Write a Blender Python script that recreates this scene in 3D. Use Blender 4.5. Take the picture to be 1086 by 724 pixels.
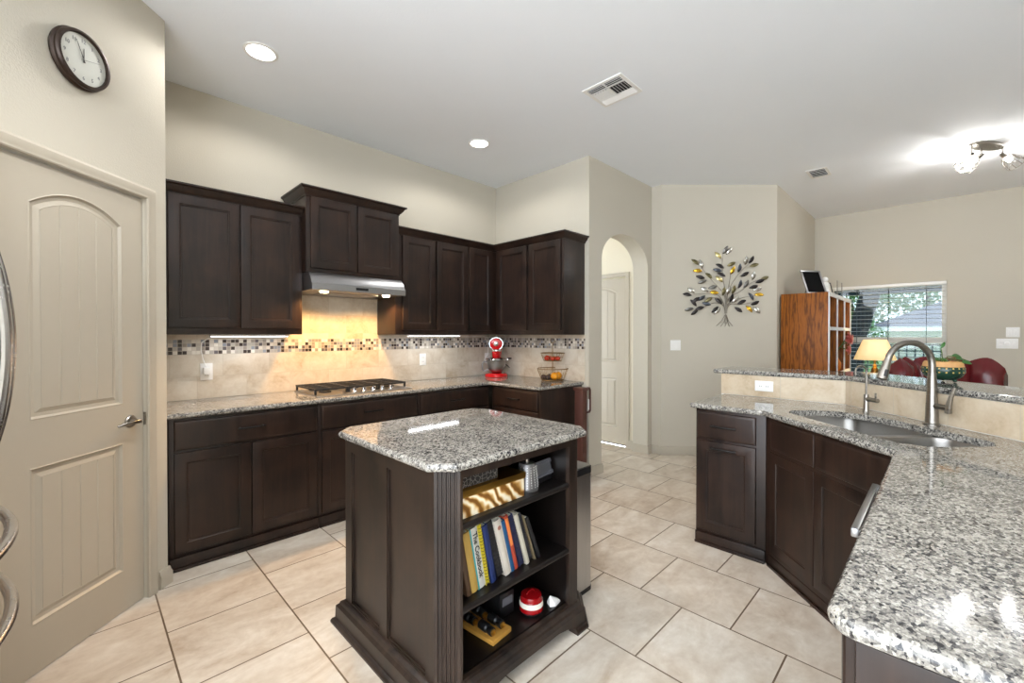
import bpy, bmesh, math, random
from mathutils import Vector, Matrix, geometry
PI = math.pi
S = math.sqrt(.5)
random.seed(7)
for o in list(bpy.data.objects):
    bpy.data.objects.remove(o)
scene = bpy.context.scene
COL = scene.collection

# ------------------------------------------------------------------ camera, world, exposure
EYE = 1.36
cam_data = bpy.data.cameras.new('camera')
cam = bpy.data.objects.new('camera', cam_data)
COL.objects.link(cam)
cam_data.sensor_width = 36
cam_data.lens = 458 / 1086 * 36
cam_data.shift_y = -3.3 / 1086
cam_data.clip_start = .02
cam.location = (0, 0, EYE)
cam.rotation_euler = (PI / 2 - .0072, 0, -PI / 4)
scene.camera = cam
scene.view_settings.view_transform = 'Standard'
scene.view_settings.look = 'None'
scene.view_settings.gamma = 1
scene.view_settings.use_curve_mapping = False
scene.view_settings.exposure = 0.43
W = bpy.data.worlds.new('world')
scene.world = W
W.use_nodes = True
W.node_tree.nodes['Background'].inputs[0].default_value = (.86, .93, 1, 1)
W.node_tree.nodes["Background"].inputs[1].default_value = 6.2
CAN_POWER = 7
TRACK_POWER = 6
UNDER_POWER = .85
HOOD_POWER = 8
HALL_POWER = 1.1
WARM = (1, .86, .68)
WHITE = (1, .98, .95)

# ------------------------------------------------------------------ materials
def srgb(r, g, b):
    f = lambda c: c / 12.92 if c <= .04045 else ((c + .055) / 1.055) ** 2.4
    return (f(r / 255), f(g / 255), f(b / 255), 1)

class Nodes:
    def __init__(s, name):
        s.m = bpy.data.materials.new(name)
        s.m.use_nodes = True
        s.t = s.m.node_tree
        s.b = s.t.nodes['Principled BSDF']
    def n(s, kind, **kw):
        x = s.t.nodes.new(kind)
        for k, v in kw.items():
            setattr(x, k, v)
        return x
    def put(s, sock, v):
        if hasattr(v, 'is_linked') or isinstance(v, bpy.types.NodeSocket):
            s.t.links.new(v, sock)
        else:
            sock.default_value = v
    def math(s, op, a, b=0.0, c=None):
        x = s.n('ShaderNodeMath', operation=op)
        s.put(x.inputs[0], a); s.put(x.inputs[1], b)
        if c is not None: s.put(x.inputs[2], c)
        return x.outputs[0]
    def mix(s, fac, a, b, blend='MIX'):
        x = s.n('ShaderNodeMix', data_type='RGBA', blend_type=blend)
        s.put(x.inputs[0], fac); s.put(x.inputs[6], a); s.put(x.inputs[7], b)
        return x.outputs[2]
    def ramp(s, fac, stops, interp='LINEAR'):
        x = s.n('ShaderNodeValToRGB')
        e = x.color_ramp
        e.interpolation = interp
        while len(e.elements) < len(stops): e.elements.new(.5)
        for el, (p, c) in zip(e.elements, stops):
            el.position = p; el.color = c if len(c) == 4 else (*c, 1)
        s.put(x.inputs[0], fac)
        return x.outputs[0]
    def coord(s, world=False):
        if world: return s.n('ShaderNodeNewGeometry').outputs['Position']
        return s.n('ShaderNodeTexCoord').outputs['Object']
    def mapping(s, vec, scale=(1, 1, 1), loc=(0, 0, 0), rot=(0, 0, 0)):
        x = s.n('ShaderNodeMapping')
        s.put(x.inputs[0], vec); x.inputs[1].default_value = loc; x.inputs[2].default_value = rot; x.inputs[3].default_value = scale
        return x.outputs[0]
    def noise(s, vec, scale, detail=3, rough=.5, dist=0, out='Fac'):
        x = s.n('ShaderNodeTexNoise')
        s.put(x.inputs['Vector'], vec)
        x.inputs['Scale'].default_value = scale; x.inputs['Detail'].default_value = detail
        x.inputs['Roughness'].default_value = rough; x.inputs['Distortion'].default_value = dist
        return x.outputs[out]
    def bump(s, h, strength=.2, dist=.01):
        x = s.n('ShaderNodeBump')
        x.inputs['Strength'].default_value = strength; x.inputs['Distance'].default_value = dist
        s.put(x.inputs['Height'], h)
        s.t.links.new(x.outputs[0], s.b.inputs['Normal'])
    def base(s, v): s.put(s.b.inputs['Base Color'], v)
    def set(s, **kw):
        for k, v in kw.items():
            s.put(s.b.inputs[k.replace('_', ' ')], v)
        return s

def plain(name, rgb, rough=.5, metal=0, vary=.06, scale=30, bump=0, spec=.5, coat=0):
    N = Nodes(name)
    c = srgb(*rgb)
    d = tuple(max(0, x * (1 - vary)) for x in c[:3]) + (1,)
    N.base(N.mix(N.noise(N.coord(), scale), c, d))
    N.set(Roughness=rough, Metallic=metal)
    N.b.inputs['Specular IOR Level'].default_value = spec
    if coat: N.b.inputs['Coat Weight'].default_value = coat; N.b.inputs['Coat Roughness'].default_value = .15
    if bump: N.bump(N.noise(N.coord(), scale * 3), bump, .002)
    return N.m

def emit(name, rgb, strength):
    N = Nodes(name)
    N.base((*rgb, 1)); N.b.inputs['Emission Color'].default_value = (*rgb, 1)
    N.b.inputs['Emission Strength'].default_value = strength
    return N.m

def paint(name, rgb, bump=.25, scale=140, rough=.75):
    N = Nodes(name)
    p = N.coord(True)
    c = srgb(*rgb)
    N.base(N.mix(N.noise(p, 2.5, 2), c, tuple(x * .97 for x in c[:3]) + (1,)))
    N.set(Roughness=rough)
    N.bump(N.noise(p, scale, 2), bump, .004)
    return N.m

def dark_wood(name, a, b, rough=.40, spec=.4, grain='z'):
    N = Nodes(name)
    p = N.coord()
    sc = {'z': (26, 26, 1.6), 'x': (1.6, 26, 26)}[grain]
    g = N.noise(N.mapping(p, sc), 1.0, 5, .6, .8)
    m = N.noise(p, 4.5, 3, .55, .4)
    f = N.math('ADD', N.math('MULTIPLY', g, .55), N.math('MULTIPLY', m, .6))
    N.base(N.ramp(f, [(.38, srgb(*a)), (.75, srgb(*b))]))
    N.set(Roughness=N.math('ADD', N.math('MULTIPLY', g, .14), rough - .07))
    N.b.inputs['Specular IOR Level'].default_value = spec
    N.bump(g, .06, .002)
    return N.m

def granite(name):
    N = Nodes(name)
    p = N.coord(True)
    w = N.n('ShaderNodeMix', data_type='VECTOR')
    w.inputs[0].default_value = .012
    N.put(w.inputs[4], p); N.put(w.inputs[5], N.noise(p, 30, 3, out='Color'))
    pv = N.mapping(w.outputs[1], (1, 1.25, 1), rot=(0, 0, .6))
    v = N.n('ShaderNodeTexVoronoi'); v.inputs['Scale'].default_value = 130; N.put(v.inputs['Vector'], pv)
    sep = N.n('ShaderNodeSeparateColor'); N.put(sep.inputs[0], v.outputs['Color'])
    v2 = N.n('ShaderNodeTexVoronoi'); v2.inputs['Scale'].default_value = 260; N.put(v2.inputs['Vector'], pv)
    sep2 = N.n('ShaderNodeSeparateColor'); N.put(sep2.inputs[0], v2.outputs['Color'])
    big = N.noise(p, 9, 3, .6)
    f = N.math('ADD', N.math('MULTIPLY', sep.outputs[0], .62), N.math('MULTIPLY', sep2.outputs[1], .34))
    f = N.math('ADD', f, N.math('MULTIPLY', N.math('SUBTRACT', big, .5), .55))
    N.base(N.ramp(f, [(.06, srgb(26, 26, 29)), (.20, srgb(66, 65, 66)), (.32, srgb(110, 107, 102)), (.5, srgb(136, 132, 126)),
                      (.66, srgb(160, 156, 147)), (.82, srgb(188, 185, 177)), (.95, srgb(126, 115, 102))]))
    N.set(Roughness=.05)
    N.b.inputs['Specular IOR Level'].default_value = .5
    return N.m

def tile_nodes(N, u, v, wu, wv, off=.5, grout=.012):
    """running-bond cells: returns (cell id vector, grout mask)"""
    iv = N.math('FLOOR', N.math('DIVIDE', v, wv))
    uu = N.math('DIVIDE', u, wu)
    if off: uu = N.math('ADD', uu, N.math('MULTIPLY', N.math('FLOORED_MODULO', iv, 2.0), off))
    iu = N.math('FLOOR', uu)
    fu = N.math('FRACT', uu); fv = N.math('FRACT', N.math('DIVIDE', v, wv))
    eu = N.math('MULTIPLY', N.math('SUBTRACT', .5, N.math('ABSOLUTE', N.math('SUBTRACT', fu, .5))), wu)
    ev = N.math('MULTIPLY', N.math('SUBTRACT', .5, N.math('ABSOLUTE', N.math('SUBTRACT', fv, .5))), wv)
    e = N.math('MINIMUM', eu, ev)
    g = N.math('LESS_THAN', e, grout / 2)
    c = N.n('ShaderNodeCombineXYZ')
    N.put(c.inputs[0], iu); N.put(c.inputs[1], iv)
    wn = N.n('ShaderNodeTexWhiteNoise', noise_dimensions='3D')
    N.put(wn.inputs['Vector'], c.outputs[0])
    return wn, g

def floor_tile():
    N = Nodes('travertine_floor_tile')
    p = N.coord(True)
    sp = N.n('ShaderNodeSeparateXYZ'); N.put(sp.inputs[0], p)
    u = N.math('SUBTRACT', sp.outputs[1], 2.955); v = N.math('SUBTRACT', sp.outputs[0], .273)
    wn, g = tile_nodes(N, u, v, .4525, .4615, .5, .007)
    sh = N.n('ShaderNodeVectorMath', operation='MULTIPLY_ADD')
    N.put(sh.inputs[0], wn.outputs['Color']); sh.inputs[1].default_value = (9, 9, 9); N.put(sh.inputs[2], p)
    n1 = N.noise(N.mapping(sh.outputs[0], (2.2, 4.4, 1)), 1.5, 6, .62, .6)
    n2 = N.noise(sh.outputs[0], 26, 4, .6)
    f = N.math('ADD', N.math('MULTIPLY', n1, .8), N.math('MULTIPLY', n2, .25))
    f = N.math('ADD', f, N.math('MULTIPLY', N.math('SUBTRACT', wn.outputs['Value'], .5), .12))
    c = N.ramp(f, [(.3, srgb(172, 154, 134)), (.45, srgb(192, 178, 161)), (.58, srgb(205, 194, 179)), (.72, srgb(218, 210, 198))])
    N.base(N.mix(g, c, srgb(104, 86, 68)))
    N.set(Roughness=N.math('ADD', .30, N.math('MULTIPLY', n2, .16)))
    N.b.inputs['Specular IOR Level'].default_value = .45
    N.bump(N.math('ADD', N.math('MULTIPLY', g, -1.0), N.math('MULTIPLY', n2, .1)), .3, .003)
    return N.m

def splash_tile(name, du, wu, wv, v0, tone=None, grout=.003):
    N = Nodes(name)
    p = N.coord(True)
    sp = N.n('ShaderNodeSeparateXYZ'); N.put(sp.inputs[0], p)
    u = N.math('MULTIPLY', N.math('ADD', sp.outputs[0], sp.outputs[1]), du)
    if du == 0: u = sp.outputs[1]
    v = N.math('SUBTRACT', sp.outputs[2], v0)
    wn, g = tile_nodes(N, u, v, wu, wv, .5, grout)
    sh = N.n('ShaderNodeVectorMath', operation='MULTIPLY_ADD')
    N.put(sh.inputs[0], wn.outputs['Color']); sh.inputs[1].default_value = (9, 9, 9); N.put(sh.inputs[2], p)
    n1 = N.noise(sh.outputs[0], 7, 5, .6, .5)
    n2 = N.noise(sh.outputs[0], 60, 3, .6)
    f = N.math('ADD', N.math('MULTIPLY', n1, .8), N.math('MULTIPLY', n2, .2))
    f = N.math('ADD', f, N.math('MULTIPLY', N.math('SUBTRACT', wn.outputs['Value'], .5), .16))
    c = N.ramp(f, tone or [(.28, srgb(178, 160, 136)), (.45, srgb(200, 187, 168)), (.7, srgb(216, 208, 194))])
    N.base(N.mix(g, c, srgb(190, 178, 160)))
    N.set(Roughness=.4)
    N.bump(N.math('MULTIPLY', g, -1.0), .3, .002)
    return N.m

def mosaic_tile():
    N = Nodes('glass_mosaic')
    p = N.coord(True)
    sp = N.n('ShaderNodeSeparateXYZ'); N.put(sp.inputs[0], p)
    u = N.math('ADD', sp.outputs[0], sp.outputs[1]); v = N.math('SUBTRACT', sp.outputs[2], 1.226)
    wn, g = tile_nodes(N, u, v, .026, .026, 0, .0026)
    c = N.ramp(wn.outputs['Value'], [(0, srgb(58, 48, 44)), (.16, srgb(96, 90, 92)), (.28, srgb(150, 140, 130)), (.46, srgb(178, 170, 160)),
                                     (.64, srgb(206, 198, 186)), (.80, srgb(140, 144, 152)), (.9, srgb(228, 222, 212))], 'CONSTANT')
    N.base(N.mix(g, c, srgb(196, 186, 172)))
    N.set(Roughness=.18)
    N.bump(N.math('MULTIPLY', g, -1.0), .3, .002)
    return N.m

def brushed(name, rgb, rough=.28, axis=(1, 1, 60)):
    N = Nodes(name)
    g = N.noise(N.mapping(N.coord(), axis), 6, 3)
    c = srgb(*rgb)
    N.base(N.mix(g, c, tuple(x * .85 for x in c[:3]) + (1,)))
    N.set(Metallic=1.0, Roughness=N.math('ADD', rough - .06, N.math('MULTIPLY', g, .14)))
    return N.m

def glass(name, tint=(1, 1, 1), gloss=.12):
    m = bpy.data.materials.new(name); m.use_nodes = True
    t = m.node_tree; t.nodes.clear()
    o = t.nodes.new('ShaderNodeOutputMaterial'); mx = t.nodes.new('ShaderNodeMixShader')
    tr = t.nodes.new('ShaderNodeBsdfTransparent'); gl = t.nodes.new('ShaderNodeBsdfGlossy')
    tr.inputs[0].default_value = (*tint, 1); gl.inputs['Roughness'].default_value = .03
    fr = t.nodes.new('ShaderNodeFresnel'); fr.inputs[0].default_value = 1.3
    ad = t.nodes.new('ShaderNodeMath'); ad.operation = 'ADD'; ad.inputs[1].default_value = gloss * .3
    t.links.new(fr.outputs[0], ad.inputs[0]); t.links.new(ad.outputs[0], mx.inputs[0])
    t.links.new(tr.outputs[0], mx.inputs[1]); t.links.new(gl.outputs[0], mx.inputs[2]); t.links.new(mx.outputs[0], o.inputs[0])
    return m

def oak(name):
    N = Nodes(name)
    p = N.coord()
    w = N.n('ShaderNodeTexWave', wave_type='RINGS', rings_direction='Z')
    N.put(w.inputs['Vector'], N.mapping(p, (1.6, 2.2, .30), (0, .12, -.5)))
    w.inputs['Scale'].default_value = 12; w.inputs['Distortion'].default_value = 9; w.inputs['Detail'].default_value = 3; w.inputs['Detail Scale'].default_value = 1.2
    f = N.noise(N.mapping(p, (40, 40, 3)), 2, 4)
    q = N.math('ADD', N.math('MULTIPLY', w.outputs['Fac'], .7), N.math('MULTIPLY', f, .3))
    N.base(N.ramp(q, [(.1, srgb(96, 52, 10)), (.4, srgb(136, 76, 16)), (.9, srgb(156, 90, 22))]))
    N.set(Roughness=.45); N.b.inputs['Specular IOR Level'].default_value = .25
    return N.m

M = {}
M['wall'] = paint('wall_paint', (195, 188, 173), .3)
M['ceil'] = paint('ceiling_paint', (240, 243, 247), .2, 90, .9)
M['hall'] = paint('hall_paint', (226, 218, 198), .2)
M['trim'] = plain('trim_paint', (182, 173, 157), .35, vary=.03)
M['floor'] = floor_tile()
M['wood'] = dark_wood('espresso_wood', (14, 11, 10), (54, 37, 29), .36)
M['wood_shaded'] = dark_wood('shaded_shelf_wood', (7, 6, 6), (26, 19, 16), .36)  # darker copy of the island wood, shelf bay's shade in its colour
M['wood_island'] = dark_wood('island_wood', (16, 12, 11), (56, 43, 35), .36)
M['granite'] = granite('speckled_granite')
M['splash'] = splash_tile('travertine_backsplash', 1.0, .305, .155, .914)
M['splash_bar'] = splash_tile('travertine_bar_tile', S, .305, .2, .89, [(.28, srgb(172, 150, 122)), (.45, srgb(196, 177, 150)), (.7, srgb(212, 198, 176))])
M['mosaic'] = mosaic_tile()
M['steel'] = brushed('brushed_steel', (176, 176, 178), .3, (1, 60, 60))
M['steel_v'] = brushed('brushed_steel_sheet', (196, 194, 192), .36, (8, 8, 1))
M['sinksteel'] = brushed('satin_sink_steel', (150, 147, 143), .34, (30, 30, 30))
M['nickel'] = brushed('brushed_nickel', (150, 145, 138), .28)
M['chrome'] = plain('chrome', (220, 220, 222), .08, 1, .02)
M['iron'] = plain('black_cast_iron', (28, 27, 27), .5, 0, .2, 60, .2)
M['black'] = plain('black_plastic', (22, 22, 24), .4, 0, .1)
M['handle_steel'] = brushed('handle_steel', (224, 224, 226), .24, (8, 8, 8))
M['black_metal'] = plain('black_metal', (30, 27, 26), .35, .6, .1)
M['white'] = plain('white_plastic', (238, 236, 232), .35, 0, .03)
M['paper'] = plain('paper', (232, 226, 212), .8, 0, .05)
M['red'] = plain('red_enamel', (196, 14, 22), .16, 0, .05, coat=.6)
M['dark_gap'] = plain('duct_shade', (18, 16, 15), .8)
M['oak'] = oak('golden_oak')
M['cream'] = plain('cream_paint_and_glare', (232, 230, 226), .4)  # real cream paint on the low wall, painted window glare on the bookcase
M['leather'] = plain('oxblood_leather', (100, 24, 28), .26, 0, .25, 12, .15)
M['gold'] = plain('gold_metal', (190, 148, 72), .3, 1, .1)
M['glass'] = glass('clear_glass')
M['pane'] = glass('window_glass', (.46, .50, .52), .1)  # grey tint added to hold back the bright outdoor light

# ------------------------------------------------------------------ mesh builder
def offset_path(pts, d, closed=False):
    """offset a 2-D polyline to the right of its direction by d, mitred"""
    n = len(pts); out = []
    for i in range(n):
        p = Vector(pts[i])
        a = Vector(pts[i - 1]) if (closed or i > 0) else None
        b = Vector(pts[(i + 1) % n]) if (closed or i < n - 1) else None
        ns = []
        if a is not None and (p - a).length > 1e-9:
            t = (p - a).normalized(); ns.append(Vector((t.y, -t.x)))
        if b is not None and (b - p).length > 1e-9:
            t = (b - p).normalized(); ns.append(Vector((t.y, -t.x)))
        if len(ns) == 2:
            m = ns[0] + ns[1]
            k = m.length_squared
            m = m * (2 / k) if k > .05 else ns[0]
        else:
            m = ns[0]
        out.append((p.x + m.x * d, p.y + m.y * d))
    return out

def round_poly(pts, rad, seg=6):
    out = []; n = len(pts)
    for i, p in enumerate(pts):
        r = rad[i] if isinstance(rad, (list, tuple)) else rad
        p = Vector(p); a = Vector(pts[i - 1]); b = Vector(pts[(i + 1) % n])
        if r <= 0:
            out.append(tuple(p)); continue
        u = (a - p).normalized(); v = (b - p).normalized()
        ang = u.angle(v); t = r / math.tan(ang / 2)
        c = p + (u + v).normalized() * (r / math.sin(ang / 2))
        s0 = p + u * t - c; s1 = p + v * t - c
        a0 = math.atan2(s0.y, s0.x); a1 = math.atan2(s1.y, s1.x)
        da = (a1 - a0 + PI) % (2 * PI) - PI
        for k in range(seg + 1):
            q = a0 + da * k / seg
            out.append((c.x + r * math.cos(q), c.y + r * math.sin(q)))
    return out

def rect(x0, y0, x1, y1): return [(x0, y0), (x1, y0), (x1, y1), (x0, y1)]

def frame(x, y, deg, z=0): return Matrix.Translation((x, y, z)) @ Matrix.Rotation(math.radians(deg), 4, 'Z')

class MB:
    def __init__(s, mat=None):
        s.bm = bmesh.new(); s.M = mat or Matrix()
    def v(s, *p):
        return s.bm.verts.new(s.M @ Vector(p if len(p) == 3 else p[0]))
    def f(s, vs):
        try: return s.bm.faces.new(vs)
        except ValueError: return None
    def ring_faces(s, a, b, closed=True):
        n = len(a)
        for i in range(n if closed else n - 1):
            j = (i + 1) % n
            s.f([a[i], a[j], b[j], b[i]])
    def box(s, x0, y0, z0, x1, y1, z1, bev=0, mat=None):
        t = bmesh.new()
        bmesh.ops.create_cube(t, size=1)
        for q in t.verts:
            q.co = Vector(((x0 + x1) / 2 + q.co.x * (x1 - x0), (y0 + y1) / 2 + q.co.y * (y1 - y0), (z0 + z1) / 2 + q.co.z * (z1 - z0)))
        if bev: bmesh.ops.bevel(t, geom=list(t.edges), offset=bev, segments=2, affect='EDGES', profile=.6)
        s.add(t, mat); t.free(); return s
    def add(s, t, mat=None):
        mm = s.M @ mat if mat is not None else s.M
        idx = {q: s.bm.verts.new(mm @ q.co) for q in t.verts}
        for fc in t.faces: s.f([idx[q] for q in fc.verts])
    def rings(s, rs, cap0=False, cap1=False, closed=True):
        """list of rings of 3-D points"""
        vr = [[s.v(p) for p in r] for r in rs]
        for a, b in zip(vr, vr[1:]): s.ring_faces(a, b, closed)
        if cap0: s.f(list(reversed(vr[0])))
        if cap1: s.f(vr[-1])
        return vr
    def poly(s, outer, z, holes=(), flip=False):
        loops = [[Vector((p[0], p[1], 0)) for p in outer]] + [[Vector((p[0], p[1], 0)) for p in h] for h in holes]
        flat = [p for l in loops for p in l]
        vs = [s.v(p.x, p.y, z) for p in flat]
        for t in geometry.tessellate_polygon(loops):
            s.f([vs[i] for i in (reversed(t) if flip else t)])
    def prism(s, outer, z0, z1, holes=(), bev=0):
        """extruded polygon with holes"""
        s.poly(outer, z0, holes, True); s.poly(outer, z1, holes)
        for l in [outer] + list(holes):
            s.rings([[(p[0], p[1], z0) for p in l], [(p[0], p[1], z1) for p in l]])
        return s
    def slab(s, outer, z0, z1, holes=(), seg=6, ccw=True):
        """stone slab with a rounded edge"""
        r = (z1 - z0) / 2; rs = []
        for k in range(seg + 1):
            a = -PI / 2 + PI * k / seg
            ins = r * .8 * (1 - math.cos(a))
            o = offset_path(outer, -ins, True)
            rs.append([(p[0], p[1], z0 + r + r * math.sin(a)) for p in o])
        s.rings(rs)
        s.poly([p[:2] for p in rs[0]], z0, holes, True); s.poly([p[:2] for p in rs[-1]], z1, holes)
        for h in holes: s.rings([[(p[0], p[1], z0) for p in h], [(p[0], p[1], z1) for p in h]])
        return s
    def sweep(s, path, prof, closed=False, cap=True):
        """profile of (outward, z) swept along a flat path, outward = right of travel"""
        cols = [[(p[0], p[1], z) for p in offset_path(path, o, closed)] for o, z in prof]
        vr = [[s.v(p) for p in c] for c in cols]
        n = len(path)
        for a, b in zip(vr, vr[1:] + vr[:1]): s.ring_faces(a, b, closed)
        if not closed and cap:
            s.f([c[0] for c in vr]); s.f([c[-1] for c in reversed(vr)])
        return s
    def tube(s, pts, r, n=10, closed=False, flat=None):
        pts = [Vector(p) for p in pts]; m = len(pts)
        rr = r if isinstance(r, (list, tuple)) else [r] * m
        t0 = (pts[1] - pts[0]).normalized()
        up = Vector((0, 0, 1)) if abs(t0.z) < .9 else Vector((1, 0, 0))
        nrm = (up - t0 * up.dot(t0)).normalized()
        rs = []
        for i in range(m):
            if closed: t = (pts[(i + 1) % m] - pts[i - 1]).normalized()
            elif i == 0: t = t0
            elif i == m - 1: t = (pts[i] - pts[i - 1]).normalized()
            else: t = ((pts[i + 1] - pts[i]).normalized() + (pts[i] - pts[i - 1]).normalized()).normalized()
            nrm = (nrm - t * nrm.dot(t)).normalized(); b = t.cross(nrm)
            rs.append([tuple(pts[i] + (nrm * math.cos(2 * PI * k / n) + b * math.sin(2 * PI * k / n) * (flat or 1)) * rr[i]) for k in range(n)])
        if closed: rs.append(rs[0])
        s.rings(rs, not closed, not closed)
        return s
    def lathe(s, prof, c=(0, 0, 0), n=28, mat=None):
        keep = s.M
        s.M = keep @ Matrix.Translation(c) @ (mat or Matrix())
        rs = [[(max(r, .0004) * math.cos(2 * PI * k / n), max(r, .0004) * math.sin(2 * PI * k / n), z) for k in range(n)] for r, z in prof]
        s.rings(rs, prof[0][0] < .002 or True, True)
        s.M = keep
        return s
    def ball(s, c, r, sc=(1, 1, 1), sub=2, rough=0):
        t = bmesh.new(); bmesh.ops.create_icosphere(t, subdivisions=sub, radius=r)
        for q in t.verts:
            k = 1 + (random.random() - .5) * rough
            q.co = Vector((q.co.x * sc[0] * k, q.co.y * sc[1] * k, q.co.z * sc[2] * k)) + Vector(c)
        s.add(t); t.free(); return s
    def leaf(s, c, d, up, L, w, bend=.15, n=5):
        d = Vector(d).normalized(); up = Vector(up).normalized(); side = d.cross(up).normalized(); up = side.cross(d)
        rows = []
        for i in range(n + 1):
            t = i / n; ww = w * math.sin(PI * min(1, .04 + t * .96)) ** .8
            p = Vector(c) + d * L * t - up * bend * L * (t - .5) ** 2 * 2
            rows.append([s.v(p - side * ww + up * ww * .25), s.v(p), s.v(p + side * ww + up * ww * .25)])
        for a, b in zip(rows, rows[1:]):
            s.f([a[0], a[1], b[1], b[0]]); s.f([a[1], a[2], b[2], b[1]])
        return s
    def text(s, body, size, mat, depth=.0006, align='CENTER', bold=False):
        cu = bpy.data.curves.new('lettering', 'FONT'); cu.body = body; cu.size = size; cu.align_x = align; cu.align_y = 'CENTER'; cu.extrude = depth; cu.resolution_u = 2
        if bold: cu.offset = size * .02
        o = bpy.data.objects.new('lettering', cu); COL.objects.link(o)
        bpy.context.view_layer.update()
        me = bpy.data.meshes.new_from_object(o.evaluated_get(bpy.context.evaluated_depsgraph_get()))
        t = bmesh.new(); t.from_mesh(me); s.add(t, mat); t.free()
        bpy.data.objects.remove(o); bpy.data.curves.remove(cu); bpy.data.meshes.remove(me)
        return s

BASE = {}
def obj(name, mb, mat, parent=None, smooth=True, angle=32, solid=0):
    me = bpy.data.meshes.new(name)
    off = BASE.get(parent.name, Vector((0, 0, 0))) if parent else Vector((0, 0, 0))
    bmesh.ops.recalc_face_normals(mb.bm, faces=mb.bm.faces)
    for q in mb.bm.verts: q.co -= off
    mb.bm.to_mesh(me); mb.bm.free()
    me.materials.append(M[mat] if isinstance(mat, str) else mat)
    o = bpy.data.objects.new(name, me); COL.objects.link(o)
    if smooth:
        me.shade_smooth(); me.set_sharp_from_angle(angle=math.radians(angle))
    if parent: o.parent = parent
    BASE[o.name] = off.copy()
    if solid:
        md = o.modifiers.new('thickness', 'SOLIDIFY'); md.thickness = solid; md.offset = 0
    return o
def tag(o, label, cat, group=None):
    o['label'] = label; o['category'] = cat
    if group: o['group'] = group
    return o
def thing(name, label, cat, loc, group=None):
    o = bpy.data.objects.new(name, None); o.empty_display_size = .05
    COL.objects.link(o); o.location = loc; BASE[o.name] = Vector(loc)
    return tag(o, label, cat, group)
def single(name, mb, mat, label, cat, loc, group=None, **kw):
    """a thing that is one mesh, with its origin at its base"""
    for q in mb.bm.verts: q.co -= Vector(loc)
    o = obj(name, mb, mat, **kw); o.location = loc; BASE[o.name] = Vector(loc)
    return tag(o, label, cat, group)
def struct(name, mb, mat, parent=None, **kw):
    o = obj(name, mb, mat, parent, **kw)
    if not parent: o['kind'] = 'structure'
    return o
def lamp(kind, name, loc, power, color, parent, rot=(0, 0, 0), **kw):
    d = bpy.data.lights.new(name, kind); d.energy = power; d.color = color
    for k, v in kw.items(): setattr(d, k, v)
    o = bpy.data.objects.new(name, d); COL.objects.link(o)
    o.location = Vector(loc) - BASE[parent.name]; o.rotation_euler = rot; o.parent = parent
    return o

# ------------------------------------------------------------------ room shell
HC = 3.07                       # ceiling height
WA, WB, WARCH = 3.70, 3.434, 2.395
m = MB(); m.prism([(-2.2, -3.2), (7.645, -3.2), (7.645, 1.347), (5.61, 1.347), (4.68, 2.277), (4.68, 4.7), (3.434, 4.7), (3.434, 3.7), (-2.2, 3.7)], -.08, 0)
struct('floor', m, 'floor')
m = MB(); m.prism([(-2.2, -3.3), (7.8, -3.3), (7.8, 4.9), (-2.2, 4.9)], HC, HC + .1)
struct('ceiling', m, 'ceil')
m = MB(); m.box(.25, WA, 0, 3.6, WA + .12, HC); struct('wall_back', m, 'wall')
m = MB(); m.box(WB, 2.5805, 0, 3.56, WA - .0005, HC); struct('wall_right', m, 'wall')
# arched wall, built flat then stood up
AX0, AX1, SPR, CR = 3.65, 4.59, 2.12, 2.425
arc = [((AX0 + AX1) / 2 - (AX1 - AX0) / 2 * math.cos(PI * k / 28), SPR + (CR - SPR) * math.sin(PI * k / 28)) for k in range(29)]
m = MB(Matrix.Translation((0, 2.58, 0)) @ Matrix.Rotation(PI / 2, 4, 'X'))
m.prism([(WB, 0), (AX0, 0)] + arc + [(AX1, 0), (4.68, 0), (4.68, HC), (WB, HC)], 0, 2.58 - WARCH)
struct('wall_arch', m, 'wall', angle=25)
m = MB(); m.prism([(4.6805, 2.58), (4.6805, 2.277), (5.61, 1.347), (5.70, 1.44), (4.80, 2.34), (4.80, 2.58)], 0, HC); struct('wall_diagonal', m, 'wall')
m = MB(); m.box(5.61, 1.347, 0, 7.644, 1.47, HC)
m2 = struct('wall_dining', m, 'wall')
WX = 7.645; WY0, WY1, WZ0, WZ1 = -.025, 1.19, .72, 2.045
m = MB(Matrix.Translation((WX, 0, 0)) @ Matrix.Rotation(PI / 2, 4, 'Z') @ Matrix.Rotation(PI / 2, 4, 'X'))
m.prism([(-3.2, 0), (-1.55, 0), (-1.55, 2.07), (-.735, 2.07), (-.735, 0), (1.47, 0), (1.47, HC), (-3.2, HC)], 0, .16, [rect(WY0, WZ0, WY1, WZ1)])
struct('wall_window', m, 'wall')
# pantry wall (45 degrees): local x runs from its free corner down-left, local y points into the wall
PW = frame(.334, 3.009, -135) @ Matrix.Scale(-1, 4, (0, 1, 0))
DX0, DX1, DZ = .138, .782, 2.058
m = MB(PW @ Matrix.Rotation(PI / 2, 4, 'X'))
# in this frame (x, z) is the wall face and depth runs along +y after the flip
def pw(x, y, z): return PW @ Vector((x, y, z))
m = MB(PW)
m.box(0, 0, 0, DX0 - .003, .12, HC); m.box(DX1 + .003, 0, 0, 1.2, .12, HC); m.box(DX0 - .003, 0, DZ + .003, DX1 + .003, .12, HC)
struct('wall_left', m, 'wall')
m = MB(); m.box(.25, 3.06, 0, .338, 3.6995, HC); struct('wall_return', m, 'wall')
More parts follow.
